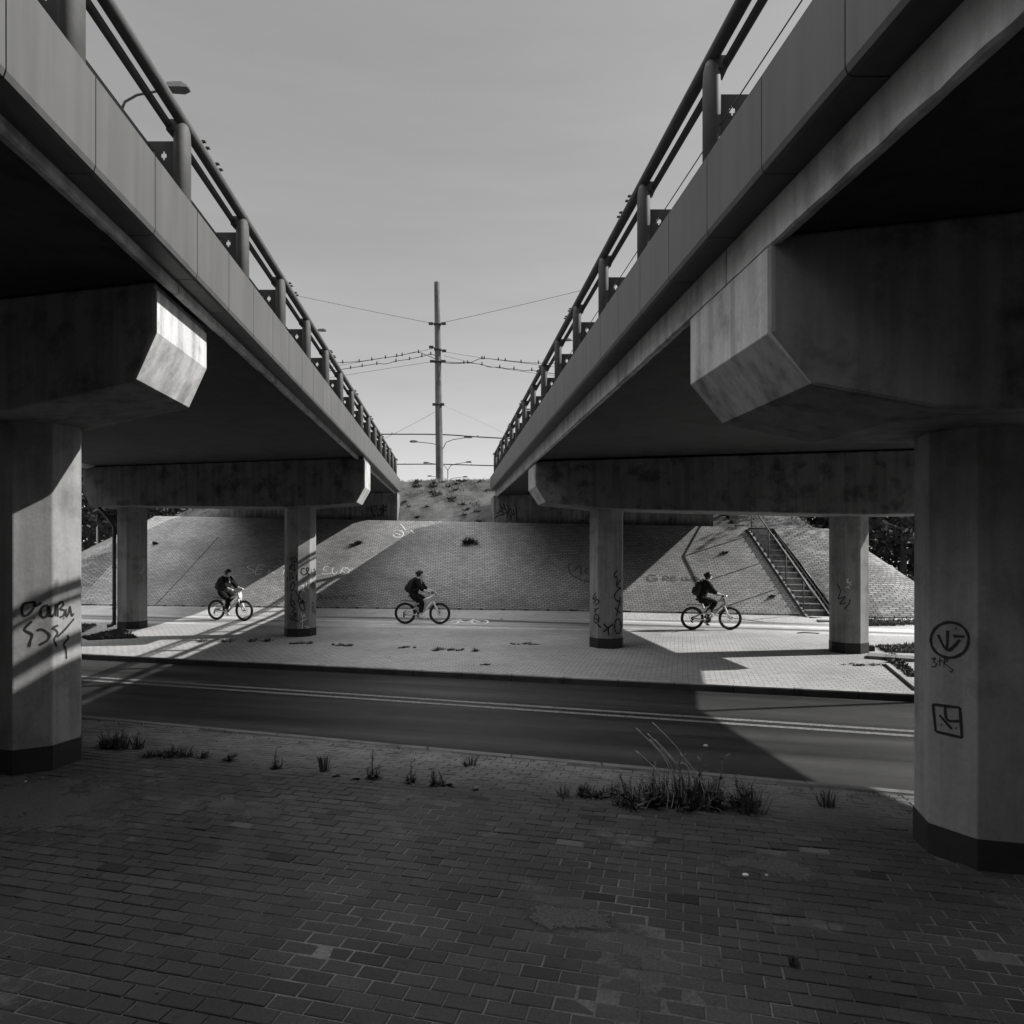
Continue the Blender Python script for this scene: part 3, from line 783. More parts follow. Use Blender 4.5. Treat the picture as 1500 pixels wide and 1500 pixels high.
graffiti('graffiti', [[(510, 215), (540, 205), (575, 220), (570, 245), (530, 250), (510, 235)], [(560, 165), (592, 205)], [(525, 225), (560, 235)], [(625, 205), (645, 225)]], (460, 730), 4.41, 0.045, slope_hit, 'white_spray', slope)
graffiti('graffiti', [[(850, 470), (882, 500), (858, 540)], [(905, 500), (895, 530), (940, 520), (930, 505)], [(960, 500), (990, 530), (1020, 500), (1048, 530), (1072, 500)], [(1130, 490), (1098, 515), (1132, 535), (1160, 500), (1222, 490), (1200, 510)]], (340, 800), 6.82, 0.085, slope_hit, 'faded_spray', slope)
graffiti('graffiti', [[(930, 365), (870, 365), (858, 400), (900, 412), (942, 395), (900, 386)], [(985, 410), (1000, 370), (1036, 380), (1000, 395), (1042, 410)], [(1096, 375), (1062, 380), (1060, 405), (1112, 405)], [(1065, 391), (1100, 390)], [(1192, 375), (1150, 385), (1155, 405), (1202, 400), (1180, 392)], [(1215, 410), (1262, 378), (1312, 410)], [(1240, 400), (1290, 400)]], (800, 780), 5.77, 0.085, slope_hit, 'faded_spray', slope)
graffiti('graffiti', [[(205, 260), (190, 310), (230, 370), (340, 415), (380, 415)], [(235, 330), (285, 280), (297, 362)], [(352, 300), (330, 330), (362, 352)]], (800, 780), 5.77, 0.085, slope_hit, 'faded_spray', slope)
# settlement joints in the paving
graffiti('paving_joint', [[(320, 787), (276, 835), (228, 886)]], (0, 0), 1, 0.035, slope_hit, 'black_paint', slope)
# bicycle symbol on the path
h = plane_hit((0, 0, 0), (0, 0, 1))
sym = graffiti('bicycle_symbol', [ell(659, 911.2, 13, 3.2), ell(703, 911.2, 12, 3.2), [(659, 911), (672, 908), (692, 908.4)], [(672, 908), (682, 911.6), (692, 908.4)], [(692, 907.2), (703, 911)], [(620, 911), (630, 911.6)], [(666, 907.2), (676, 907)]], (0, 0), 1, 0.11, h, 'white_spray', None)
tag(sym, kind='structure')

# ------------------------------------------------------------------ stairs
def stairs():
    root = thing('staircase', 'narrow weathered concrete staircase climbing the paved slope right of the right rider', 'stairs')
    b0, t0 = Vector((10.22, 22.3, -.08)), Vector((9.62, 26.15, 2.9)); n = 15
    d = (t0 - b0); hd = Vector((d.x, d.y, 0)).normalized(); sd = Vector((hd.y, -hd.x, 0))
    m = MB(); w = 0.5
    for i in range(n):
        p = b0.lerp(t0, i / n); q = b0.lerp(t0, (i + 1) / n); z1 = lerp(b0.z, t0.z, (i + 1) / n) + .02
        z0 = p.z - 0.35
        pts = [p - sd * w, p + sd * w, q + sd * w, q - sd * w]
        m.hexa([(a.x, a.y, z0) for a in pts] + [(a.x, a.y, z1 - .05) for a in pts])
        pp = p - hd * 0.035; pts = [pp - sd * w, pp + sd * w, q - hd * .035 + sd * w, q - hd * .035 - sd * w]
        m.hexa([(a.x, a.y, z1 - .048) for a in pts] + [(a.x, a.y, z1) for a in pts])
    m.build('flight', 'step', root)
    for sgn in (-1, 1):
        m = MB(); e = sd * sgn
        rings = []
        for k in range(9):
            c = b0.lerp(t0, k / 8) + e * (w + .042)
            rings.append([tuple(c + e * .04 + Vector((0, 0, -.5))), tuple(c + e * .04 + Vector((0, 0, .13))), tuple(c - e * .04 + Vector((0, 0, .13))), tuple(c - e * .04 + Vector((0, 0, -.5)))])
        m.loft(rings); m.build('stringer', 'step', root)
    # upper flight along the wing wall
    m = MB(); b1 = t0 + hd * .9; 
    for i in range(10):
        p = b1 + hd * (.28 * i); q = p + hd * .28; z1 = b1.z + .2 * (i + 1)
        pts = [p - sd * w, p + sd * w, q + sd * w, q - sd * w]
        m.hexa([(a.x, a.y, z1 - .8) for a in pts] + [(a.x, a.y, z1) for a in pts])
    m.hexa([(a.x, a.y, 2.7) for a in (t0 - sd * .6, t0 + sd * .6, b1 + sd * .6, b1 - sd * .6)] + [(a.x, a.y, 3.1) for a in (t0 - sd * .6, t0 + sd * .6, b1 + sd * .6, b1 - sd * .6)])
    m.build('upper_flight', 'step', root)
    lab = thing('handrail', 'thin tubular handrail with slim posts along the staircase edge', 'handrail')
    e = -sd * (w + .02)
    # posts on the side facing the bridges
    P = []
    for t in (0.10, 0.37, 0.66, 0.98):
        c = b0.lerp(t0, t) + e; P.append(c)
        mm = MB(); mm.tube([c + Vector((0, 0, -.05)), c + Vector((0, 0, 1.15))], 0.022, 8); mm.build('post', 'rail', lab)
    c = b1 + hd * 1.0 + e; c.z = b1.z + .75
    mm = MB(); mm.tube([c, c + Vector((0, 0, 1.0))], 0.022, 8); mm.build('post', 'rail', lab)
    top = [b0 + e + Vector((0, 0, 1.13)) - hd * .3 + Vector((0, 0, -.25))] + [p + Vector((0, 0, 1.15)) for p in P] + [c + Vector((0, 0, 1.0))]
    mm = MB(); mm.tube(top, 0.024, 8); mm.build('rail', 'steel', lab)
    m = MB()
    for o_ in (.14, .30):
        e = sd * (w - o_); p0, p1 = b0.lerp(t0, -.02) + e, b0.lerp(t0, .9) + e
        off = Vector((0, 0, .27)); g = sd * .03
        m.hexa([tuple(q + v) for v in (Vector((0, 0, .16)), off) for q in (p0 - g, p0 + g, p1 + g, p1 - g)])
    m.build('pram_ramp', 'rail', root)
stairs()
# landing slab at the foot of the stairs
m = MB(); m.box((10.35, 21.95, 0.03), (1.1, .7, .12), -.2)
tag(m.build('paving_slab', 'step', bevel=.02), 'pale concrete slab lying at the foot of the staircase', 'slab')

# ------------------------------------------------------------------ pole, cables, lamps
PY = 36.0
pb, pt = D(644, 702, PY), D(640, 414, PY)
root = thing('concrete_pole', 'tall tapering concrete pole on the dirt hill between the bridges', 'pole', tuple(pb))
m = MB(); n = 12
pts = [Vector((0, 0, -.6)).lerp(pt - pb, 0) + Vector((0, 0, -.6))] + [(pt - pb) * (i / n) for i in range(n + 1)]
pts.append(pts[-1] + (pts[-1] - pts[-2]).normalized() * .015); m.tube(pts, [.205] + [lerp(.20, .145, i / n) for i in range(n + 1)] + [.145], 18); m.build('shaft', 'pole', root)
def ring_clamp(v, w=.5, tilt=0):
    c = pb.lerp(pt, (702 - v) / 288.0) - pb; mm = MB()
    mm.tube([c - Vector((0, 0, .05)), c + Vector((0, 0, .05))], .2, 14)
    mm.tube([c + Vector((-w, -.1, tilt)), c + Vector((w, -.1, -tilt))], .035, 6)
    for sg in (-1, 1): mm.box(tuple(c + Vector((sg * w, -.1, -tilt * sg))), (.22, .12, .12))
    mm.build('clamp', 'bracket', root)
ring_clamp(475, .34); ring_clamp(512, .34, .1); ring_clamp(530, .3); ring_clamp(593, .2)
def cable(px, r, label, mat='cable', Y=None, clips=None, k=6, name='overhead_cable', grp='overhead cables'):
    pts = smooth_line(px, k)
    ys = Y if isinstance(Y, tuple) else (Y, Y)
    P = [D(u, v, lerp(ys[0], ys[1], i / (len(pts) - 1))) for i, (u, v) in enumerate(pts)]
    m = MB(); m.tube(P, r, 6)
    o = m.build(name, mat); tag(o, label, 'cable', grp)
    if clips:
        for u in clips:
            q = min(P, key=lambda p: abs(p.x - (u - 750) / 1000 * p.y)); mm = MB()
            mm.tube([q - Vector((0, 0, .04)), q + Vector((0, 0, .10)), q + Vector((.02, 0, .15))], [.035, .033, .01], 6)
            mm.build('clip', 'cable', o)
    return o
cable([(640, 475), (540, 455), (420, 430)], .014, 'thin stay wire sloping up leftward from the upper collar of the concrete pole', 'thin_cable', PY)
cable([(642, 474), (740, 452), (870, 421)], .014, 'thin stay wire sloping up rightward from the upper collar of the concrete pole', 'thin_cable', PY)
cable([(640, 527), (627, 521), (613, 516), (607, 516), (585, 521), (560, 524.5), (530, 529), (510, 530.5), (490, 531), (440, 527)], .017, 'upper thick clipped cable running left from the concrete pole', 'cable', PY, [502, 525, 544, 566, 581, 588, 613])
cable([(640, 522), (631, 519), (618, 522), (600, 526), (580, 529), (565, 533), (552, 533), (520, 538), (500, 541), (450, 547)], .017, 'lower thick clipped cable running left from the concrete pole', 'cable', PY, [513, 533, 551, 580, 600, 618, 631])
cable([(636, 510), (600, 518), (540, 528), (440, 545)], .011, 'thin wire above the clipped cables left of the concrete pole', 'thin_cable', PY)
cable([(638, 529), (560, 541), (440, 560)], .011, 'lowest thin wire of the bundle left of the concrete pole', 'thin_cable', PY)
cable([(645, 527), (655, 530), (668, 531), (685, 531), (692, 530), (706, 525), (730, 527), (760, 530), (775, 531.5), (800, 532), (860, 534)], .017, 'upper thick clipped cable running right from the concrete pole', 'cable', PY, [705, 708, 729, 740, 762, 789])
cable([(645, 530), (656, 532), (670, 532.5), (685, 531.5), (706, 534), (716, 537.5), (732, 538), (742, 540), (753, 540.5), (768, 543), (779, 542.3), (800, 546), (860, 553)], .017, 'lower thick clipped cable running right from the concrete pole', 'cable', PY, [680, 684, 706, 732, 754, 779])
cable([(650, 515), (720, 526), (860, 543)], .011, 'thin wire starting above the clipped cables right of the concrete pole', 'thin_cable', PY)
cable([(650, 521), (730, 539), (860, 556)], .011, 'lower thin wire crossing the clipped cables right of the concrete pole', 'thin_cable', PY)
cable([(650, 594), (700, 616), (760, 645)], .01, 'faint stay wire dropping right from the middle of the concrete pole', 'thin_cable', (PY, 50))
cable([(640, 602), (580, 634), (520, 662)], .01, 'faint stay wire dropping left from the middle of the concrete pole', 'thin_cable', (PY, 50))
cable([(480, 636), (560, 636), (645, 636.5), (700, 640), (760, 643), (830, 646)], .045, 'nearer thick span cable crossing the gap low behind the concrete pole', 'cable', 52, [579, 700])
cable([(480, 680), (580, 680), (645, 680), (700, 681.5), (760, 683)], .06, 'farther thick span cable just above the crest of the dirt hill', 'cable', 78, [597, 690])

def lamp_post(name, label, base, arms, heads, r=.09, hs=1.0, grp=None):
    root = thing(name, label, 'street lamp', tuple(base), 0, grp)
    b = Vector(base)
    top = arms[0][0] - b
    m = MB(); m.tube([(0, 0, -.3), tuple(top * .5), tuple(top)], [r, r * .8, r * .6], 10); m.build('post', 'steel', root)
    for pts in arms:
        m = MB(); m.tube([tuple(p - b) for p in pts], r * .38, 8); m.build('arm', 'steel', root)
    for p, dx in heads:
        q = p - b; m = MB()
        sg = 1 if dx > 0 else -1
        ring = lambda x, w, h0, h1: [(q.x + x * sg * hs, q.y - w * hs, q.z + h0 * hs), (q.x + x * sg * hs, q.y + w * hs, q.z + h0 * hs), (q.x + x * sg * hs, q.y + w * .6 * hs, q.z + h1 * hs), (q.x + x * sg * hs, q.y - w * .6 * hs, q.z + h1 * hs)]
        m.loft([ring(-.3, .07, -.04, .06), ring(-.1, .14, -.06, .12), ring(.25, .16, -.07, .13), ring(.42, .1, -.04, .05)], smooth=False)
        m.build('lamp_head', 'lamp', root, bevel=.02)
    return root
def side_lamp(label, headpx, Y, postdx, r=.09, hs=1.0):
    hd = D(headpx[0], headpx[1], Y); x = hd.x + postdx; z0 = 5.0
    j = Vector((x, Y, hd.z - .75)); sgn = -1 if postdx > 0 else 1
    a = [j, j + Vector((sgn * .15, 0, .35)), j + Vector((sgn * .5, 0, .55)), hd]
    lamp_post('street_lamp', label, (x, Y, z0), [a], [(hd, sgn)], r, hs, 'street lamps over the bridges')
side_lamp('largest street lamp, hooded head peeping over the sunlit left railing', (253, 129), 20, -1.55, .1, 1.15)
side_lamp('small distant street lamp showing between posts far along the left railing', (470, 484), 53, -1.6, .09, 1.0)
side_lamp('small distant street lamp showing between posts of the right railing', (832, 498), 53, 1.6, .09, 1.0)
side_lamp('farthest street lamp arm glimpsed low between posts of the right railing', (774, 600), 80, 1.6, .09, 1.0)
def twin(label, px, vj, hl, hr, Y, r):
    base = D(px, 702, Y); base.z = 5.6
    j = D(px, vj, Y)
    al = [j, D(px + (hl[0] - px) * .15, vj + (hl[1] - vj) * .6, Y), D(px + (hl[0] - px) * .4, vj + (hl[1] - vj) * .8, Y), D(hl[0], hl[1], Y)]
    ar = [j, D(px + (hr[0] - px) * .15, vj + (hr[1] - vj) * .6, Y), D(px + (hr[0] - px) * .4, vj + (hr[1] - vj) * .8, Y), D(hr[0], hr[1], Y)]
    lamp_post('street_lamp', label, base, [al, ar], [(D(hl[0], hl[1], Y), -1), (D(hr[0], hr[1], Y), 1)], r, 1.0, 'twin street lamps along the median')
twin('twin-armed street lamp, biggest of the row, its post hidden by the concrete pole', 648, 659, (607, 647), (685, 640.5), 60, .09)
twin('twin-armed street lamp whose forked post stands clear just right of the concrete pole', 656, 689, (625, 678), (686, 677), 82, .1)
twin('faintest twin street lamp with only its arms above the hill crest', 656, 706, (630, 697.5), (681, 698.5), 105, .1)
# a lamp post outside the frame whose shadow lies across the road
lamp_post('street_lamp', 'street lamp beside the road beyond the right bridge', (10.9, 11.85, 0), [[Vector((10.9, 11.85, 8)), Vector((10.9, 12.2, 8.3)), Vector((10.9, 13.2, 8.5))]], [(Vector((10.9, 13.3, 8.5)), 1)], .07)
# white post on the left, drainpipe at the outer left column
m = MB(); m.tube([(-24.3, 40, -.2), (-24.3, 40, 7.5)], .05, 10); tag(m.build('sign_post', 'pale_post'), 'thin white post standing before the dark trees at far left', 'post')
m = MB(); q = Vector((-11.74, 20.15, 0)); m.tube([q + Vector((0, 0, .12)), q + Vector((0, 0, 3.0)), q + Vector((-.15, 0, 3.25)), q + Vector((-.6, 0, 3.75))], .05, 12)
m.tube([q + Vector((-.16, -.1, .1)), q + Vector((-.05, -.03, .12)), q + Vector((0, 0, .25))], .055, 12)
for z in (.6, 1.8, 2.8): m.tube([q + Vector((0, 0, z)), q + Vector((0, 0, z + .05))], .062, 12)
m.build('drainpipe', 'pipe', BL)

# ------------------------------------------------------------------ plants
def leaf_quad(m, p, d, w, l, nrm):
    s_ = d.cross(nrm).normalized() * w * .5; e = p + d * l
    m.add([p, p + d * l * .5 + s_, e, p + d * l * .5 - s_], [(0, 1, 2, 3)])
def rv(r): 
    while True:
        v = Vector((r.uniform(-1, 1), r.uniform(-1, 1), r.uniform(-1, 1)))
        if .05 < v.length < 1: return v.normalized()
def tree(label, loc, H, rad, seed, n=5200, name='broadleaf_tree', grp='trees beyond the embankment', leaf=.34):
    r = random.Random(seed); root = thing(name, label, 'tree', loc, 0, grp)
    m = MB(); tp = [Vector((0, 0, -.2)), Vector((r.uniform(-.2, .2), r.uniform(-.2, .2), H * .35)), Vector((r.uniform(-.5, .5), r.uniform(-.5, .5), H * .75))]
    m.tube(tp, [.04 * H * .5, .028 * H * .5, .01 * H], 10)
    cl = []
    for i in range(34):
        a = r.uniform(0, 6.28); z = r.uniform(.16, 1.0) * H; q = rad * math.sqrt(max(.05, 1 - ((z / H - .5) / .62) ** 2)) * r.uniform(.25, 1)
        c = Vector((q * math.cos(a), q * math.sin(a), z)); cl.append((c, r.uniform(.35, .8) * rad * .5))
        if i % 2 == 0:
            s0 = tp[1].lerp(tp[2], r.random()); m.tube([s0, s0.lerp(c, .5) + Vector((0, 0, .2)), c], [.07, .05, .015], 6)
    m.build('trunk', 'bark', root)
    m = MB()
    for i in range(n):
        c, q = r.choice(cl); v = rv(r); p = c + v * q * (r.random() ** .4); d = rv(r); 
        leaf_quad(m, p, d, leaf * r.uniform(.5, .9), leaf * r.uniform(.8, 1.5), rv(r))
    m.build('crown', 'leaf', root)
tree('dense dark tree behind the white post at far left', (-29, 47, 0), 11, 5.5, 1)
tree('leafy tree directly beside the outer left column, catching some sunlight', (-24, 50, 0), 10, 4.5, 2)
tree('dark tree seen past the sunlit near left column', (-34, 44, 0), 10, 5, 3)
tree('bushy tree top above the left berm, under the left deck', (-22, 40, 2.2), 5.0, 2.6, 4, 3600)
tree('dark tree shading the gap right of the outer right column', (19.5, 34, 0), 8.5, 4.2, 5, 6500)
tree('dark tree behind the cone of paved slope, close to the near right column', (23, 37, 0), 9.5, 5.2, 6, 6500)
tree('small tree peeping over the top of the berm right of the staircase', (15.5, 36, 2), 4.5, 2.2, 7, 3000)
tree('broad dark tree filling the space behind the white post', (-33, 56, 0), 14, 7.5, 31, 7000, leaf=.5)
tree('broad dark tree farthest back above the left berm', (-24, 62, 0), 15, 8, 32, 7000, leaf=.5)
tree('broad dark tree farthest back right of the outer right column', (27, 46, 0), 14, 7.5, 33, 8000, leaf=.5)
tree('tall tree outside the right deck whose branches dapple the slope', (18.7, 28.9, 0), 10.6, 2.3, 8, 800, leaf=.24)

def tuft_mesh(m, base, r, n, h, spread, w=.012, lean=(0, 0), z0=0):
    for i in range(n):
        a = r.uniform(0, 6.28); q = spread * r.random() ** .7
        p = base + Vector((q * .5 * math.cos(a), q * .5 * math.sin(a), -.01)); hh = h * r.uniform(.4, 1)
        out = Vector((math.cos(a), math.sin(a), 0)) * q * r.uniform(.3, 1.2) + Vector((lean[0], lean[1], 0)) * hh
        b1 = p + out * .35 + Vector((0, 0, hh * .6)); b2 = p + out + Vector((0, 0, hh * r.uniform(.75, 1)))
        sx = Vector((-math.sin(a + .8), math.cos(a + .8), 0)) * w * r.uniform(.6, 1.2)
        m.add([p - sx, p + sx, b1 + sx * .8, b1 - sx * .8, b2], [(0, 1, 2, 3), (3, 2, 4)])
def leafy_stem(m, base, r, h, n=9, ll=.09, w=.045, lean=(0, 0)):
    tip = base + Vector((lean[0] * h, lean[1] * h, h)); m.tube([base - Vector((0, 0, .02)), base.lerp(tip, .5) + Vector((r.uniform(-.02, .02), 0, 0)), tip], [.008, .006, .003], 5)
    for i in range(n):
        t = (i + .6) / n; p = base.lerp(tip, t); a = i * 2.4 + r.uniform(-.4, .4)
        d = Vector((math.cos(a), math.sin(a), r.uniform(.1, .8))).normalized()
        leaf_quad(m, p, d, w * (1.2 - .7 * t), ll * (1.25 - .75 * t) * r.uniform(.7, 1.2), Vector((0, 0, 1)) if abs(d.z) < .9 else Vector((1, 0, 0)))
def rosette(m, base, r, n, ll, w):
    for i in range(n):
        a = r.uniform(0, 6.28); d = Vector((math.cos(a), math.sin(a), r.uniform(.15, 1.1))).normalized(); l = ll * r.uniform(.5, 1.1)
        mid = base + d * l * .55; e = base + d * l * .9 + Vector((d.x, d.y, -.25)) * l * .25
        s_ = Vector((-d.y, d.x, 0)).normalized() * w * .5
        m.add([base - s_ * .3, base + s_ * .3, mid + s_, mid - s_, e], [(0, 1, 2, 3), (3, 2, 4)])
def onground(u, v):
    if v > 1040:
        p = G(u, v, .1)
        for _ in range(6): p = G(u, v, near_z(p.x, p.y))
        return p
    return G(u, v, 0.0)
def weed(u, v, kind, hpx, label, seed, wpx=None, name='weed'):
    p = onground(u, v); s_ = p.y / 1000.0; h = hpx * s_; w = (wpx or hpx * .8) * s_; r = random.Random(seed)
    root = thing(name, label, 'weed', tuple(p), 0, 'weeds growing between the pavers')
    m = MB(); O = Vector((0, 0, 0))
    if kind == 'tuft': tuft_mesh(m, O, r, 42, h, w * .5, .006)
    elif kind == 'bush':
        for i in range(max(9, int(w * 16))):
            b = Vector((r.uniform(-.5, .5) * w, r.uniform(-.12, .12) * w, 0)); tuft_mesh(m, b, r, 26, h * r.uniform(.5, 1), w * .2, .007)
            rosette(m, b, r, 9, h * .6, .03)
            leafy_stem(m, b, r, h * r.uniform(.4, .8), 9, h * .28, h * .12, (r.uniform(-.4, .4), 0))
    elif kind == 'stem':
        leafy_stem(m, O, r, h, 20, h * .30, h * .12); rosette(m, O, r, 20, h * .45, .035)
        leafy_stem(m, O + Vector((w * .18, 0, 0)), r, h * .55, 12, h * .25, h * .1, (.25, 0)); leafy_stem(m, O - Vector((w * .12, 0, 0)), r, h * .4, 10, h * .22, h * .1, (-.3, 0))
    elif kind == 'stems':
        for i in range(5): leafy_stem(m, Vector((r.uniform(-.35, .35) * w, 0, 0)), r, h * r.uniform(.5, 1), 13, h * .26, h * .1, (r.uniform(-.35, .35), 0))
        for i in range(4): rosette(m, Vector((r.uniform(-.4, .4) * w, 0, 0)), r, 10, h * .4, .03)
        tuft_mesh(m, O, r, 26, h * .35, w * .5, .006)
    elif kind == 'rosette': rosette(m, O, r, 26, max(h, w * .5), .035); tuft_mesh(m, O, r, 16, h * .8, w * .4, .006)
    elif kind == 'patch':
        for i in range(12):
            b = Vector((r.uniform(-.5, .5) * w, r.uniform(-.2, .2) * min(w, .6), 0)); tuft_mesh(m, b, r, 20, h * r.uniform(.4, 1), w * .09 + .03, .006); rosette(m, b, r, 5, h * .7, .03)
    m.build('leaves', 'weed', root)
    return root, h, w, r
W_ = [
 (430, 942, 0, 0, 0)]
weed(175, 1097, 'bush', 38, 'leafy weed clump at the foot of the near left column', 11, 62)
weed(258, 1108, 'bush', 24, 'broad low weed clump with a few pale leaves, second from the near left column', 12, 90)
weed(335, 1114, 'rosette', 22, 'small bushy weed just right of the broad low clump', 13, 20)
weed(405, 1126, 'stem', 30, 'single thin upright weed between the small bushy weed and the wiry tuft', 14, 22)
weed(475, 1130, 'tuft', 36, 'wiry fan-shaped grass tuft on the bright edge of the near pavement', 15, 30)
weed(546, 1141, 'stem', 42, 'tallest single leafy weed stem, alone near the middle of the near pavement edge', 16, 28)
weed(602, 1147, 'stem', 34, 'slim leafy weed stem between two larger weeds on the near pavement edge', 17, 18)
weed(645, 1151, 'stems', 32, 'many-stemmed weed with flat base left of the drifting bare joint', 18, 40)
weed(688, 1122, 'tuft', 20, 'dark grass tuft rooted right at the road edge', 19, 34)
weed(695, 1157, 'rosette', 8, 'tiny weed just right of the many-stemmed weed', 20, 12)
weed(492, 1137, 'rosette', 8, 'flat little weed beside the wiry tuft', 21, 16)
weed(522, 1142, 'rosette', 5, 'flattest sprig left of the tallest weed stem', 22, 18)
weed(868, 1168, 'bush', 28, 'low bushy weed left of the tall dry stalks', 23, 90)
wr, h_, w_, r_ = weed(1000, 1182, 'bush', 64, 'biggest dark weed clump with long dry stalks, in the middle of the near pavement edge', 24, 195)
m = MB()
for i in range(7):
    leafy_stem(m, Vector((r_.uniform(-.32, .3), r_.uniform(-.1, .1), 0)), r_, r_.uniform(.25, .52), 14, .12, .045, (r_.uniform(-.35, .25), 0))
for i in range(4): tuft_mesh(m, Vector((r_.uniform(-.3, .15), r_.uniform(-.1, .1), 0)), r_, 22, r_.uniform(.3, .5), .16, .006)
m.build('leafy_stems', 'weed', wr)
m = MB()
for (x0, dx, hh, bend) in ((-.16, -.30, .58, .10), (-.12, -.22, .50, .08), (-.1, -.26, .54, .12), (-.06, -.24, .50, .1), (-.2, -.26, .42, .05), (-.05, -.2, .44, .1), (-.02, -.3, .62, .13), (.12, -.2, .40, .02), (.16, -.22, .34, .02)):
    q = [Vector((x0, 0, 0)), Vector((x0 + bend * .25, .02, hh * .3)), Vector((x0 + dx * .35 + bend * .4, .03, hh * .65)), Vector((x0 + dx, .03, hh))]
    px_ = smooth_line([(p.x, p.z) for p in q], 5); m.tube([(a + .04, -.08, b_ * 1.22) for a, b_ in px_], .0036, 5)
m.build('dry_stalk', 'dry', wr)
weed(1095, 1178, 'stems', 34, 'thin spreading weed with two tall bare stems right of the biggest clump', 25, 70)
weed(1212, 1182, 'tuft', 40, 'loose grass tuft nearest to the near right column', 26, 46)
weed(1163, 1412, 'tuft', 22, 'lone sparse grass tuft in the dark foreground pavers', 27, 24)
weed(340, 940, 'patch', 12, 'long dark grass patch across the sunlit stripe of the far pavement', 28, 105)
weed(440, 943, 'patch', 7, 'short dark grass strip by the base of the pillar beside the left rider', 29, 30)
weed(505, 946, 'patch', 6, 'low grass strip below the rear wheel of the middle rider', 30, 22)
weed(597, 949, 'patch', 5, 'thin flat grass strip below the middle rider', 31, 24)
weed(655, 953, 'patch', 9, 'longest grass patch on the middle of the far pavement', 32, 46)
weed(696, 954, 'rosette', 9, 'compact grass bunch at the end of the longest grass patch', 33, 14)
weed(768, 944, 'patch', 5, 'sparse scattered weed patch right of the middle of the far pavement', 34, 44)
weed(712, 974, 'patch', 4, 'tiny flat weed near the kerb in front of the longest patch', 35, 14)
weed(488, 945, 'rosette', 5, 'tiny weed dot left of the low grass strip', 36, 8)
weed(1265, 974, 'patch', 6, 'weed line growing along a paver joint by the outer right column', 37, 60)
# weeds rooted in the paved slope
def slope_weed(u, v, hpx, label, seed, wpx):
    p, n = slope_hit(u, v); s_ = p.y / 1000; r = random.Random(seed)
    root = thing('weed', label, 'weed', tuple(p), 0, 'weeds growing from the paved slope'); m = MB()
    for i in range(7):
        b = Vector((r.uniform(-.4, .4) * wpx * s_, 0, .0)); rosette(m, b, r, 12, hpx * s_ * .8, .07); tuft_mesh(m, b, r, 10, hpx * s_, .12, .015)
    m.build('leaves', 'weed', root)
slope_weed(688, 796, 14, 'bushy weed alone high on the paved slope below the concrete pole', 41, 18)
slope_weed(523, 797, 9, 'small weed on the sunlit stripe of the slope, casting a long shadow', 42, 14)
slope_weed(229, 797, 6, 'flat weed high on the slope beside the outer left column', 43, 10)
slope_weed(1133, 874, 4, 'small dry sprig low on the sunlit slope beside the staircase', 44, 8)
slope_weed(1062, 810, 4, 'dark flat sprig on the upper sunlit slope left of the staircase', 45, 10)

def scatter(name, fn, n, h, w, mat, seed, count=3, parent=None):
    r = random.Random(seed); m = MB()
    for i in range(n):
        p = fn(r)
        if p is None: continue
        tuft_mesh(m, p, r, count, h * r.uniform(.5, 1.2), .08 * h / .12, w)
    o = m.build(name, mat, parent); tag(o, kind='stuff'); return o
def hill_pt(r):
    u = r.uniform(-13.0, -6.5); w = W0 + .8 + 4.4 * r.random()
    x, y = xy(u, w); k_ = mn.noise((x * .8, y * .8, 3))
    if k_ < .12 and w < W0 + 3.4 or r.random() < .35: return None
    return Vector((x, y, hill_z(u, w) - .03))
scatter('grass', hill_pt, 2600, .13, .012, 'grass', 51, 5)
def clump_pt(r):
    u = r.uniform(-13.0, -6.5); w = W0 + .8 + 3.6 * r.random() ** .7; x, y = xy(u, w)
    return Vector((x, y, hill_z(u, w) - .03))
r_c = random.Random(77); m = MB()
for i in range(70):
    p = clump_pt(r_c)
    if mn.noise((p.x * .7, p.y * .7, 31)) < -.05: continue
    for q in range(3): rosette(m, p + Vector((r_c.uniform(-.12, .12), r_c.uniform(-.1, .1), 0)), r_c, 9, r_c.uniform(.1, .26), .05)
    tuft_mesh(m, p, r_c, 12, r_c.uniform(.12, .34), .16, .012)
tag(m.build('weeds', 'weed'), kind='stuff')
def crest_pt(r):
    u = r.uniform(-14, -5.5); w = W0 + 4.2 + 1.6 * r.random(); x, y = xy(u, w); return Vector((x, y, hill_z(u, w) - .02))
scatter('grass', crest_pt, 900, .2, .01, 'dry', 52, 4)
def side_hill(r):
    u = r.choice((r.uniform(UL + .4, -18.5), r.uniform(1.5, UR - .3))); w = W0 + .6 + 5 * r.random(); x, y = xy(u, w); return Vector((x, y, hill_z(u, w) - .02))
scatter('grass', side_hill, 1200, .16, .014, 'grass', 53, 5)
def poly_pt(px):
    P = [G(u, v) for u, v in px]; x0, x1 = min(p.x for p in P), max(p.x for p in P); y0, y1 = min(p.y for p in P), max(p.y for p in P)
    def f(r):
        for _ in range(30):
            x, y = r.uniform(x0, x1), r.uniform(y0, y1); ins = False
            for a, b_ in zip(P, P[1:] + P[:1]):
                if (a.y > y) != (b_.y > y) and x < (b_.x - a.x) * (y - a.y) / (b_.y - a.y) + a.x: ins = not ins
            if ins: return Vector((x, y, 0))
    return f
scatter('ground_cover', poly_pt([(1268, 910), (1380, 905), (1380, 917), (1268, 917)]), 1500, .22, .03, 'grass', 54, 6)
scatter('ground_cover', poly_pt([(1285, 948), (1380, 944), (1380, 958), (1300, 956)]), 900, .12, .02, 'grass', 55, 6)
scatter('ground_cover', poly_pt([(1290, 962), (1310, 960), (1345, 990), (1335, 992)]), 300, .1, .02, 'weed', 56, 5)
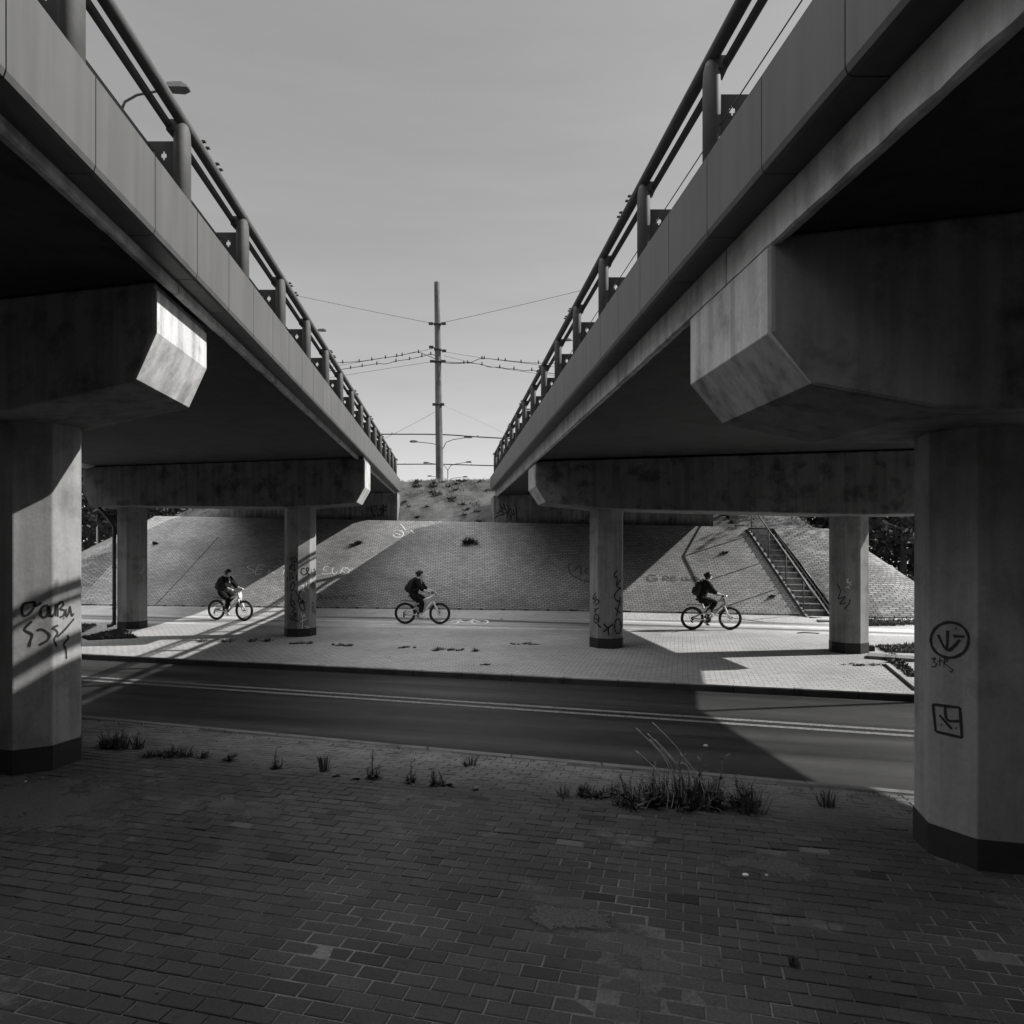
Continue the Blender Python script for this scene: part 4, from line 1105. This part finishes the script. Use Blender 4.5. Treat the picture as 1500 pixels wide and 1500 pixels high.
scatter('ground_cover', poly_pt([(100, 916), (141, 916), (120, 927), (100, 930)]), 900, .1, .02, 'weed', 57, 6)
scatter('ground_cover', poly_pt([(120, 934), (180, 922), (200, 935), (130, 938)]), 900, .1, .02, 'weed', 58, 6)
def edge_pt(r):
    x = r.uniform(-6, 4); return Vector((x, NEAR(x) - abs(r.gauss(0, .35)) - .05, 0.06))
scatter('grass', edge_pt, 260, .035, .004, 'weed', 59, 4)
def walk_pt(r):
    x = r.uniform(-9, 7); y = lerp(KERB(x) + .2, path_near(x), r.random()); return Vector((x, y, 0))
scatter('grass', walk_pt, 240, .03, .006, 'weed', 60, 4)
# sandy ground drifted round the near left column: ragged, thinning out over the pavers
def sand_mat():
    m, nt, b = new_mat('drifted_sand'); v = coords(nt, 'UV'); o = coords(nt)
    dist = N(nt, 'ShaderNodeVectorMath', operation='LENGTH'); L(nt, v, dist.inputs[0])
    edge = N(nt, 'ShaderNodeMath', operation='ADD'); L(nt, dist.outputs['Value'], edge.inputs[0])
    nz = N(nt, 'ShaderNodeMath', operation='MULTIPLY'); L(nt, noise(nt, o, 3.2, 9, 0.72), nz.inputs[0]); nz.inputs[1].default_value = 1.5; L(nt, nz.outputs[0], edge.inputs[1])
    L(nt, ramp(nt, edge.outputs[0], [(0.98, 1.0), (1.0, 0.0)]) if False else ramp(nt, mix(nt, 'MULTIPLY', 1.0, edge.outputs[0], 0.5), [(0.55, 0.9), (0.64, 0.0)]), b.inputs['Alpha'])
    c = mix(nt, 'MULTIPLY', 1.0, ramp(nt, noise(nt, o, 60, 5, 0.75), [(0.3, 0.4), (0.7, 1.5)]), 0.075)
    L(nt, c, b.inputs['Base Color']); b.inputs['Roughness'].default_value = .95; b.inputs['Specular IOR Level'].default_value = .1
    bump(nt, b, noise(nt, o, 30, 6, .7), .8, .02); return m
M['drift'] = sand_mat()
for cx_, cy_, rx_, ry_ in ((-4.3, 5.9, 2.6, 1.3), (-2.3, 5.75, .9, .35), (.35, 4.05, .55, .3), (1.75, 4.75, .8, .4)):
    m = MB(); m.uv = []; rows = []
    for i in range(21):
        row = []
        for j in range(31):
            p, q = -1 + i / 10, -1 + j / 15
            x, y = cx_ + rx_ * 1.4 * q, cy_ + ry_ * 1.4 * p - .25 * rx_ * 1.4 * q; row.append((x, y, near_z(x, y) + .005)); m.uv.append((p * 1.4, q * 1.4))
        rows.append(row)
    m.loft(rows, closed=False, caps=False, smooth=True); tag(m.build('sand', 'drift'), kind='stuff')
# drain kerbs and slab at the right edge of the far pavement
m = MB(); p = G(1305, 965); m.box((p.x, p.y, .02), (.9, .5, .1), -.5); tag(m.build('paving_slab', 'step', bevel=.015), 'pale concrete slab edge in the grass right of the outer right column', 'slab')
m = MB(); p = G(1272, 953); m.box((p.x, p.y, .06), (.25, .2, .14), -.3); tag(m.build('stone_block', 'black_paint', bevel=.02), 'small dark stone block touching the outer right column base', 'block')
m = MB(); a, b_ = G(1300, 975), G(1345, 1012); d = (b_ - a).normalized(); s_ = Vector((-d.y, d.x, 0)) * .04
m.hexa([tuple(q + Vector((0, 0, z))) for z in (-.05, .05) for q in (a - s_, b_ - s_, b_ + s_, a + s_)]); tag(m.build('kerb_edging', 'kerb'), 'thin concrete edging ending the pavement near the near right column', 'edging')
# litter, stones, twigs
def litter(u, v, sz, label, mat, seed, name='litter'):
    r = random.Random(seed); p = onground(u, v); m = MB(); n = 7
    top = [(sz * r.uniform(.5, 1) * math.cos(6.28 * i / n), sz * r.uniform(.4, .8) * math.sin(6.28 * i / n), sz * r.uniform(.15, .35)) for i in range(n)]
    bot = [(x * 1.15, y * 1.15, -.004) for x, y, z in top]
    m.loft([bot, top]); o = m.build(name, mat); o.location = p; tag(o, label, name.replace('_', ' ')); return o
litter(1092, 1282, .03, 'largest white scrap on the dark foreground pavers', 'paper', 1)
litter(1123, 1282, .018, 'small white scrap right of the largest one in the foreground', 'paper', 2)
litter(1034, 1092, .035, 'crumpled white ball lying on the dark road', 'paper', 3)
litter(38, 1145, .022, 'white pebble in the sand below the near left column', 'paper', 4, 'pebble')
litter(63, 1140, .014, 'smaller white pebble right beside the other in the sand', 'paper', 5, 'pebble')
litter(71, 1175, .012, 'lone white pebble farther out on the dark pavers at left', 'paper', 6, 'pebble')
litter(869, 1170, .016, 'white scrap under the low bushy weed', 'paper', 7)
litter(735, 907, .07, 'dark leaf scrap on the cycle path right of the bicycle symbol', 'twig', 8, 'leaf_scrap')
m = MB(); a = G(1168, 928); b_ = G(1200, 928.5); m.tube([a + Vector((0, 0, .015)), a.lerp(b_, .4) + Vector((0, .12, .02)), b_ + Vector((0, 0, .015))], .014, 6); tag(m.build('twig', 'twig'), 'thin dry twig lying on the path before the staircase', 'twig')
r_ = random.Random(5); m = MB()
for i in range(420):
    x = r_.uniform(-9, 8); y = lerp(KERB(x) + .2, path_back(x), r_.random()) if r_.random() < .5 else NEAR(x) - 5.2 * r_.random()
    z = 0 if y > KERB(x) else near_z(x, y); q = r_.uniform(.004, .012); m.ellipsoid((x, y, z + q * .4), (q, q * .8, q * .6), 5, 3)
tag(m.build('gravel', 'twig'), kind='stuff')

# ------------------------------------------------------------------ bicycles
def bicycle(label, loc, rz, crank_a):
    root = thing('bicycle', label, 'bicycle', loc, rz, 'white bicycles on the cycle path')
    V = lambda x, y, z: (x, y, z)
    RH, FH, BB, HT, HB, ST_ = (0, 0, .34), (1.10, 0, .34), (.45, 0, .29), (.86, 0, .93), (.905, 0, .74), (.29, 0, .76)
    m = MB()
    m.tube([BB, (.70, 0, .50), HB], [.036, .04, .042], 10); m.tube([(.36, 0, .62), (.62, 0, .76), (.872, 0, .87)], [.028, .033, .036], 10)
    m.tube([BB, ST_], .024, 10); m.tube([HT, HB], .042, 12)
    for s in (-1, 1):
        m.tube([(.44, s * .04, .30), (.2, s * .06, .31), (0, s * .075, .34)], .018, 8); m.tube([(.38, s * .03, .52), (.2, s * .06, .44), (0, s * .075, .345)], .016, 8)
    m.tube([(.34, 0, .50), (.52, 0, .46)], .024, 8)
    m.build('frame', 'bike_white', root)
    m = MB(); m.tube([(.40, 0, .56), (.56, 0, .52)], .028, 10); m.build('shock_absorber', 'bike_black', root)
    m = MB()
    for s in (-1, 1): m.tube([(.915, s * .06, .70), (1.0, s * .065, .50), (1.10, s * .06, .34)], [.027, .024, .018], 10)
    m.box((.91, 0, .71), (.06, .15, .04)); m.build('fork', 'bike_white', root)
    for hx in (0, 1.10):
        mw = MB(); mw.torus((hx, 0, .34), .302, .037, n=44, m=10); ty = mw.build('wheel', 'tyre', root)
        mr = MB(); mr.torus((hx, 0, .34), .264, .009, n=40, m=6, ry=.014); mr.build('rim', 'bike_black', ty)
        ms = MB()
        for k in range(20):
            a = 2 * math.pi * k / 20; y = .025 if k % 2 else -.025
            ms.tube([(hx + .02 * math.cos(a + .6), y, .34 + .02 * math.sin(a + .6)), (hx + .262 * math.cos(a), 0, .34 + .262 * math.sin(a))], .0014, 4)
        ms.build('spokes', 'alloy', ty)
        mh = MB(); mh.tube([(hx, -.07, .34), (hx, .07, .34)], .022, 10); mh.torus((hx, .045 if hx else .05, .34), .075, .005, n=24, m=4); mh.build('hub', 'bike_black', ty)
    m = MB(); m.tube([(0, -.05, .34), (0, -.035, .34)], .05, 14); m.tube([(-.01, -.07, .30), (-.04, -.07, .24), (.0, -.07, .22)], .022, 6); m.build('rear_gears', 'bike_black', root)
    ca = crank_a
    m = MB(); m.tube([(.45, -.055, .29), (.45, -.045, .29)], .085, 22); m.build('chainring', 'bike_black', root)
    m = MB()
    for s in (-1, 1): m.tube([(.45 + .02 * s * 0, -.05, .29 + s * .082), (0, -.05, .34 + s * .045)], .006, 5)
    m.build('chain', 'bike_black', root)
    for s, a in ((-1, ca), (1, ca + math.pi)):
        px_, pz_ = .45 + .165 * math.cos(a), .29 + .165 * math.sin(a)
        m = MB(); m.tube([(.45, s * .07, .29), (px_, s * .085, pz_)], .012, 8); cr = m.build('crank', 'bike_black', root)
        m = MB(); m.box((px_, s * .13, pz_), (.095, .085, .022)); m.build('pedal', 'bike_black', cr)
    m = MB(); m.tube([ST_, (.25, 0, .86)], .014, 8); m.build('seat_post', 'bike_black', root)
    m = MB(); m.ellipsoid((.18, 0, .885), (.10, .075, .03), 14, 8); m.ellipsoid((.30, 0, .88), (.11, .03, .022), 12, 6); m.build('saddle', 'bike_black', root)
    m = MB(); m.tube([HT, (.865, 0, .97), (.90, 0, .985)], .02, 8)
    m.tube([(.80, -.31, 1.0), (.86, -.16, 1.0), (.90, -.05, .985), (.90, .05, .985), (.86, .16, 1.0), (.80, .31, 1.0)], .014, 8); hb = m.build('handlebar', 'bike_black', root)
    for s in (-1, 1):
        m = MB(); m.tube([(.80, s * .31, 1.0), (.835, s * .215, 1.0)], .02, 8); m.build('grip', 'tyre', hb)
        m = MB(); m.tube([(.84, s * .2, .99), (.91, s * .24, .965)], .006, 5); m.build('brake_lever', 'bike_black', hb)
    # pale front plate and lamp
    m = MB(); ring = lambda x, w, z: [(x - .015, -w, z), (x + .015, -w, z), (x + .015, w, z), (x - .015, w, z)]
    m.loft([ring(.955, .045, .72), ring(.95, .085, .78), ring(.925, .095, .90), ring(.915, .07, .95)]); m.build('front_plate', 'plate', root, bevel=.012)
    m = MB(); m.tube([(.95, 0, .985), (1.0, 0, .98)], [.02, .028], 10); m.build('headlight', 'alloy', root)
    # rear mudguard
    m = MB(); pts = [(.27, 0, .72), (.20, 0, .725), (.05, 0, .745), (-.08, 0, .745), (-.17, 0, .72)]
    m.loft([[(x, -.03, z - .012), (x, 0, z), (x, .03, z - .012), (x, 0, z + .007)] for x, y, z in pts], smooth=True); m.tube([(.27, 0, .72), (.30, 0, .74)], .012, 6); m.build('mudguard', 'bike_black', root)
    m = MB(); rings = []
    for k in range(7):
        a = R(20 + k * 13); rings.append([(1.10 - .36 * math.cos(a) * 1.0, -.028, .34 + .36 * math.sin(a)), (1.10 - .37 * math.cos(a), 0, .34 + .37 * math.sin(a)), (1.10 - .36 * math.cos(a), .028, .34 + .36 * math.sin(a))])
    m.loft(rings, closed=False, caps=False); m.build('mudguard', 'bike_black', root)
    return root

# ------------------------------------------------------------------ people
def skin_obj(name, nodes, edges, mat, parent, root=0, sub=2):
    me = bpy.data.meshes.new(name); me.from_pydata([n[:3] for n in nodes], edges, []); me.materials.append(M[mat])
    o = bpy.data.objects.new(name, me); COL.objects.link(o); o.parent = parent
    sk = o.modifiers.new('Skin', 'SKIN'); sk.use_smooth_shade = True
    if not me.skin_vertices: return o
    for i, n in enumerate(nodes):
        sv = me.skin_vertices[0].data[i]; r = n[3]; sv.radius = r if isinstance(r, tuple) else (r, r); sv.use_root = (i == root)
    ss = o.modifiers.new('Sub', 'SUBSURF'); ss.levels = sub; ss.render_levels = sub
    return o
def rider(label, loc, rz, pose, hairlab):
    root = thing('person', label, 'person', loc, rz, 'women riding bicycles')
    up = pose == 'up'
    nk = (.58, -.12, .69) if not up else (.67, -.12, .83); na = (.49, -.14, .31) if not up else (.43, -.14, .55); nt = (.64, -.145, .245) if not up else (.58, -.145, .47)
    fk = (.60, .12, .80) if not up else (.58, .12, .66); fa = (.25, .14, .52) if not up else (.39, .14, .24); ft = (.38, .145, .42) if not up else (.54, .145, .165)
    if not up: na = (.50, -.14, .30)
    # body: one continuous surface
    nodes = [(.25, 0, .93, .12), (.30, 0, 1.10, .105), (.37, 0, 1.27, .115), (.415, 0, 1.39, .09), (.445, 0, 1.46, .048), (.475, 0, 1.525, (.062, .066)), (.50, 0, 1.585, (.078, .082)), (.49, 0, 1.635, .06)]
    edges = [(0, 1), (1, 2), (2, 3), (3, 4), (4, 5), (5, 6), (6, 7)]
    def add(p, pr):
        nodes.append(p); edges.append((pr, len(nodes) - 1)); return len(nodes) - 1
    # face: nose and chin
    add((.565, 0, 1.555, .016), 6); add((.555, 0, 1.505, .026), 5)
    for s in (-1, 1):
        sh = add((.41, s * .15, 1.385, .06), 3); el = add((.57, s * .24, 1.11, .042), sh); wr = add((.765, s * .255, 1.045, .028), el)
        hd = add((.815, s * .255, 1.035, (.026, .034)), wr)
        for q in range(4):                             # fingers close over the grip
            y = s * (.222 + .021 * q); f0 = add((.845, y, 1.036, .0095), hd); f1 = add((.862, y, 1.012, .009), f0); add((.845, y, .985, .008), f1)
        t0 = add((.805, s * .225, 1.015, .011), hd); add((.82, s * .21, .985, .009), t0)
    for s, kn, an, to in ((-1, nk, na, nt), (1, fk, fa, ft)):
        hp = add((.28, s * .095, .90, .085), 0); kk_ = add(kn + (.055,), hp); aa = add(an + (.034,), kk_)
        bl = add((lerp(an[0], to[0], .55), an[1], lerp(an[2], to[2], .7), .032), aa); add(to + (.024,), bl)
    skin_obj('body', nodes, edges, 'skin', root)
    # eyes, ears
    m = MB()
    for s in (-1, 1): m.ellipsoid((.562, s * .03, 1.583), (.008, .011, .007), 8, 6)
    m.build('eyes', 'hair', root)
    # hair with a knot at the back
    m = MB(); m.ellipsoid((.472, 0, 1.612), (.098, .094, .085), 18, 12, Matrix.Rotation(R(-12), 3, 'Y')); m.ellipsoid((.425, 0, 1.555), (.06, .08, .085), 14, 10); m.ellipsoid((.375, 0, 1.60), (.05, .045, .05), 12, 8)
    for s in (-1, 1): m.ellipsoid((.485, s * .078, 1.56), (.03, .016, .05), 10, 8)
    m.build('hair', 'hair', root)
    # jacket
    nodes = [(.215, 0, .87, (.185, .175)), (.285, 0, 1.07, .16), (.36, 0, 1.26, .16), (.405, 0, 1.385, .115), (.43, 0, 1.435, .075)]
    edges = [(0, 1), (1, 2), (2, 3), (3, 4)]
    for s in (-1, 1):
        i = len(nodes); nodes += [(.41, s * .155, 1.385, .088), (.50, s * .215, 1.23, .083), (.585, s * .245, 1.11, .078), (.665, s * .25, 1.08, .068)]
        edges += [(3, i), (i, i + 1), (i + 1, i + 2), (i + 2, i + 3)]
    skin_obj('jacket', nodes, edges, 'black_cloth', root)
    m = MB(); m.loft([[(.50, -.022, 1.42), (.51, .022, 1.42), (.475, .03, 1.46), (.465, -.03, 1.46)], [(.528, -.03, 1.36), (.528, .03, 1.36), (.50, .03, 1.37), (.50, -.03, 1.37)], [(.53, -.012, 1.24), (.53, .012, 1.24), (.49, .012, 1.24), (.49, -.012, 1.24)]])
    m.build('shirt', 'shirt', root)
    # wide trousers
    nodes = [(.26, 0, 1.04, .15), (.225, 0, .90, .155)]; edges = [(0, 1)]
    for s, kn, an in ((-1, nk, na), (1, fk, fa)):
        i = len(nodes); K = Vector(kn); A = Vector(an)
        H_ = Vector((.27, s * .1, .89)); mid = H_.lerp(K, .5); sh_ = K.lerp(A, .5); cuff = K.lerp(A, .86)
        nodes += [tuple(H_) + (.118,), tuple(mid) + (.112,), tuple(K) + (.092,), tuple(sh_) + (.078,), tuple(cuff) + (.068,)]
        edges += [(1, i), (i, i + 1), (i + 1, i + 2), (i + 2, i + 3), (i + 3, i + 4)]
    skin_obj('trousers', nodes, edges, 'black_cloth', root)
    for an, to in ((na, nt), (fa, ft)):
        a, t = Vector(an), Vector(to); d = (t - a); d.normalize()
        hl = a - d * .045 + Vector((0, 0, -.028)); m = MB()
        side = Vector((0, 1, 0)); upv = d.cross(side) * -1
        if upv.z < 0: upv = -upv
        def rg(p, w, h0, h1): return [tuple(p - side * w - upv * h0), tuple(p + side * w - upv * h0), tuple(p + side * w * .8 + upv * h1), tuple(p - side * w * .8 + upv * h1)]
        L_ = (t - hl).length + .03
        m.loft([rg(hl, .03, .035, .05), rg(hl + d * L_ * .25, .036, .035, .055), rg(hl + d * L_ * .55, .042, .035, .035), rg(hl + d * L_ * .85, .044, .035, .02), rg(hl + d * L_, .028, .03, .008)])
        m.build('shoe', 'shoe', root, bevel=.012)
    return root
def backpack(label, loc, rz):
    root = thing('backpack', label, 'backpack', loc, rz, 'black backpacks on the riders')
    ax = Vector((.28, 0, .96)).normalized(); bk = Vector((-ax.z, 0, ax.x)); c = Vector((.155, 0, 1.20))
    def rg(t, dp, w, off=0):
        p = c + ax * t + bk * off; pts = []
        for k in range(16):
            a = 2 * math.pi * k / 16; q = lambda v: math.copysign(abs(v) ** .6, v)
            pts.append(tuple(p + bk * dp * q(math.cos(a)) + Vector((0, 1, 0)) * w * q(math.sin(a))))
        return pts
    m = MB(); m.loft([rg(-.21, .05, .09), rg(-.19, .075, .125), rg(-.05, .09, .145), rg(.1, .085, .135), rg(.19, .06, .11), rg(.215, .03, .07)], smooth=True); m.build('main_bag', 'pack', root)
    m = MB(); m.loft([rg(-.17, .03, .08, .09), rg(-.15, .045, .1, .09), rg(.0, .045, .1, .09), rg(.03, .02, .08, .09)], smooth=True); m.build('front_pocket', 'pack', root)
    m = MB(); m.tube([c + ax * .20 + Vector((0, -.03, 0)), c + ax * .25, c + ax * .20 + Vector((0, .03, 0))], .009, 6); m.build('carry_handle', 'pack', root)
    for s in (-1, 1):
        m = MB(); pts = [Vector((.24, s * .09, 1.40)), Vector((.34, s * .125, 1.475)), Vector((.47, s * .115, 1.41)), Vector((.515, s * .13, 1.27)), Vector((.40, s * .165, 1.10)), Vector((.22, s * .12, 1.02))]
        m.tube(pts, .018, 8); m.build('shoulder_strap', 'pack', root)
    m = MB(); m.box(tuple(c + bk * .142 + ax * -.06), (.012, .07, .05)); m.build('reflector', 'pack_trim', root)
    return root
for (rear, front, phi, pose, ca, lab, bl, pk) in (
    ((317, 908), None, 17, 'down', -.65, 'person in black riding at the left edge of the bridge shadow, face turned outward', 'white-framed bicycle under the rider farthest left, turned slightly toward the viewer', 'black backpack worn by the rider nearest the SEKT writing'),
    ((593.5, 914), None, 4, 'down', -.65, 'person in loose black clothes riding below the concrete pole', 'white-framed bicycle rolling toward the painted bicycle symbol', 'black backpack with front pocket on the rider below the concrete pole'),
    ((1014, 922.5), None, 2, 'up', 1.75, 'person in black with knee raised, riding in full sun before the staircase', 'white-framed bicycle closest to the staircase, standing in full sun', 'black backpack on the rider in front of the sunlit slope')):
    p = G(*rear); rz = -R(phi)
    bicycle(bl, tuple(p), rz, ca); rider(lab, tuple(p), rz, pose, None); backpack(pk, tuple(p), rz)

# ------------------------------------------------------------------ camera, light, sky
cam = bpy.data.cameras.new('camera'); co = bpy.data.objects.new('camera', cam); COL.objects.link(co)
co.location = (0, 0, CAMZ); co.rotation_euler = (R(90), 0, 0); cam.sensor_width = 36; cam.lens = 24; cam.shift_y = 50 / 1500
cam.clip_end = 3000; cam.clip_start = .05; scene.camera = co
AZ = Vector((.988, .155)).normalized(); EL = R(35)
sd = Vector((AZ.x * math.cos(EL), AZ.y * math.cos(EL), math.sin(EL)))
sun = bpy.data.lights.new('sun', 'SUN'); sun.energy = 2.9; sun.angle = R(.5); sun.color = (1, .985, .96)
so = bpy.data.objects.new('sun', sun); COL.objects.link(so); so.rotation_euler = sd.to_track_quat('Z', 'Y').to_euler()
w = bpy.data.worlds.new('World'); scene.world = w; w.use_nodes = True; nt = w.node_tree
bg = nt.nodes['Background']; sky = nt.nodes.new('ShaderNodeTexSky'); sky.sky_type = 'NISHITA'; sky.sun_disc = False
sky.sun_elevation = EL; sky.sun_rotation = math.atan2(AZ.x, AZ.y); sky.air_density = 1.0; sky.dust_density = 0.6; sky.ozone_density = 1.0
bw = nt.nodes.new('ShaderNodeRGBToBW'); nt.links.new(sky.outputs[0], bw.inputs[0]); 
# bright cloud added overhead and at left, out of frame, to light the gap, faint streaks lower down; the rest clear sky
tc = nt.nodes.new('ShaderNodeTexCoord'); d_ = tc.outputs['Generated']
sx = nt.nodes.new('ShaderNodeSeparateXYZ'); nt.links.new(d_, sx.inputs[0])
hi = ramp(nt, sx.outputs['Z'], [(0.66, 0.0), (0.90, 1.0)])
cl = ramp(nt, noise(nt, d_, 2.6, 6, 0.6), [(0.32, 0.55), (0.62, 1.0)])
neg = nt.nodes.new('ShaderNodeMath'); neg.operation = 'MULTIPLY'; neg.inputs[1].default_value = -1.0; nt.links.new(sx.outputs['X'], neg.inputs[0])
side = mix(nt, 'MULTIPLY', 1.0, ramp(nt, neg.outputs[0], [(0.30, 0.0), (0.55, 1.0)]), ramp(nt, sx.outputs['Z'], [(0.52, 0.0), (0.74, 1.0)]))
side = mix(nt, 'MULTIPLY', 1.0, side, ramp(nt, sx.outputs['Y'], [(0.40, 1.0), (0.60, 0.0)]))
hi = mix(nt, 'LIGHTEN', 1.0, hi, side)
fill_veil = mix(nt, 'MULTIPLY', 1.0, hi, cl)
lowc = ramp(nt, noise(nt, scaled(nt, d_, (1.2, 1.2, 9)), 1.7, 6, 0.6), [(0.35, 0.92), (0.7, 1.07)])
base_sky = mix(nt, 'MULTIPLY', 1.0, bw.outputs[0], lowc)
base_sky = mix(nt, 'MIX', 0.35, base_sky, 2.45)
whole = mix(nt, 'MIX', fill_veil, base_sky, FILL_CLOUD)
nt.links.new(whole, bg.inputs[0]); bg.inputs[1].default_value = 0.083
vs = scene.view_settings; vs.view_transform = 'Standard'; vs.look = 'None'; vs.exposure = 1.15; vs.gamma = 1.0
scene.render.resolution_x = scene.render.resolution_y = 1024
scene.cycles.max_bounces = 6; scene.cycles.diffuse_bounces = 1; scene.cycles.use_denoising = True
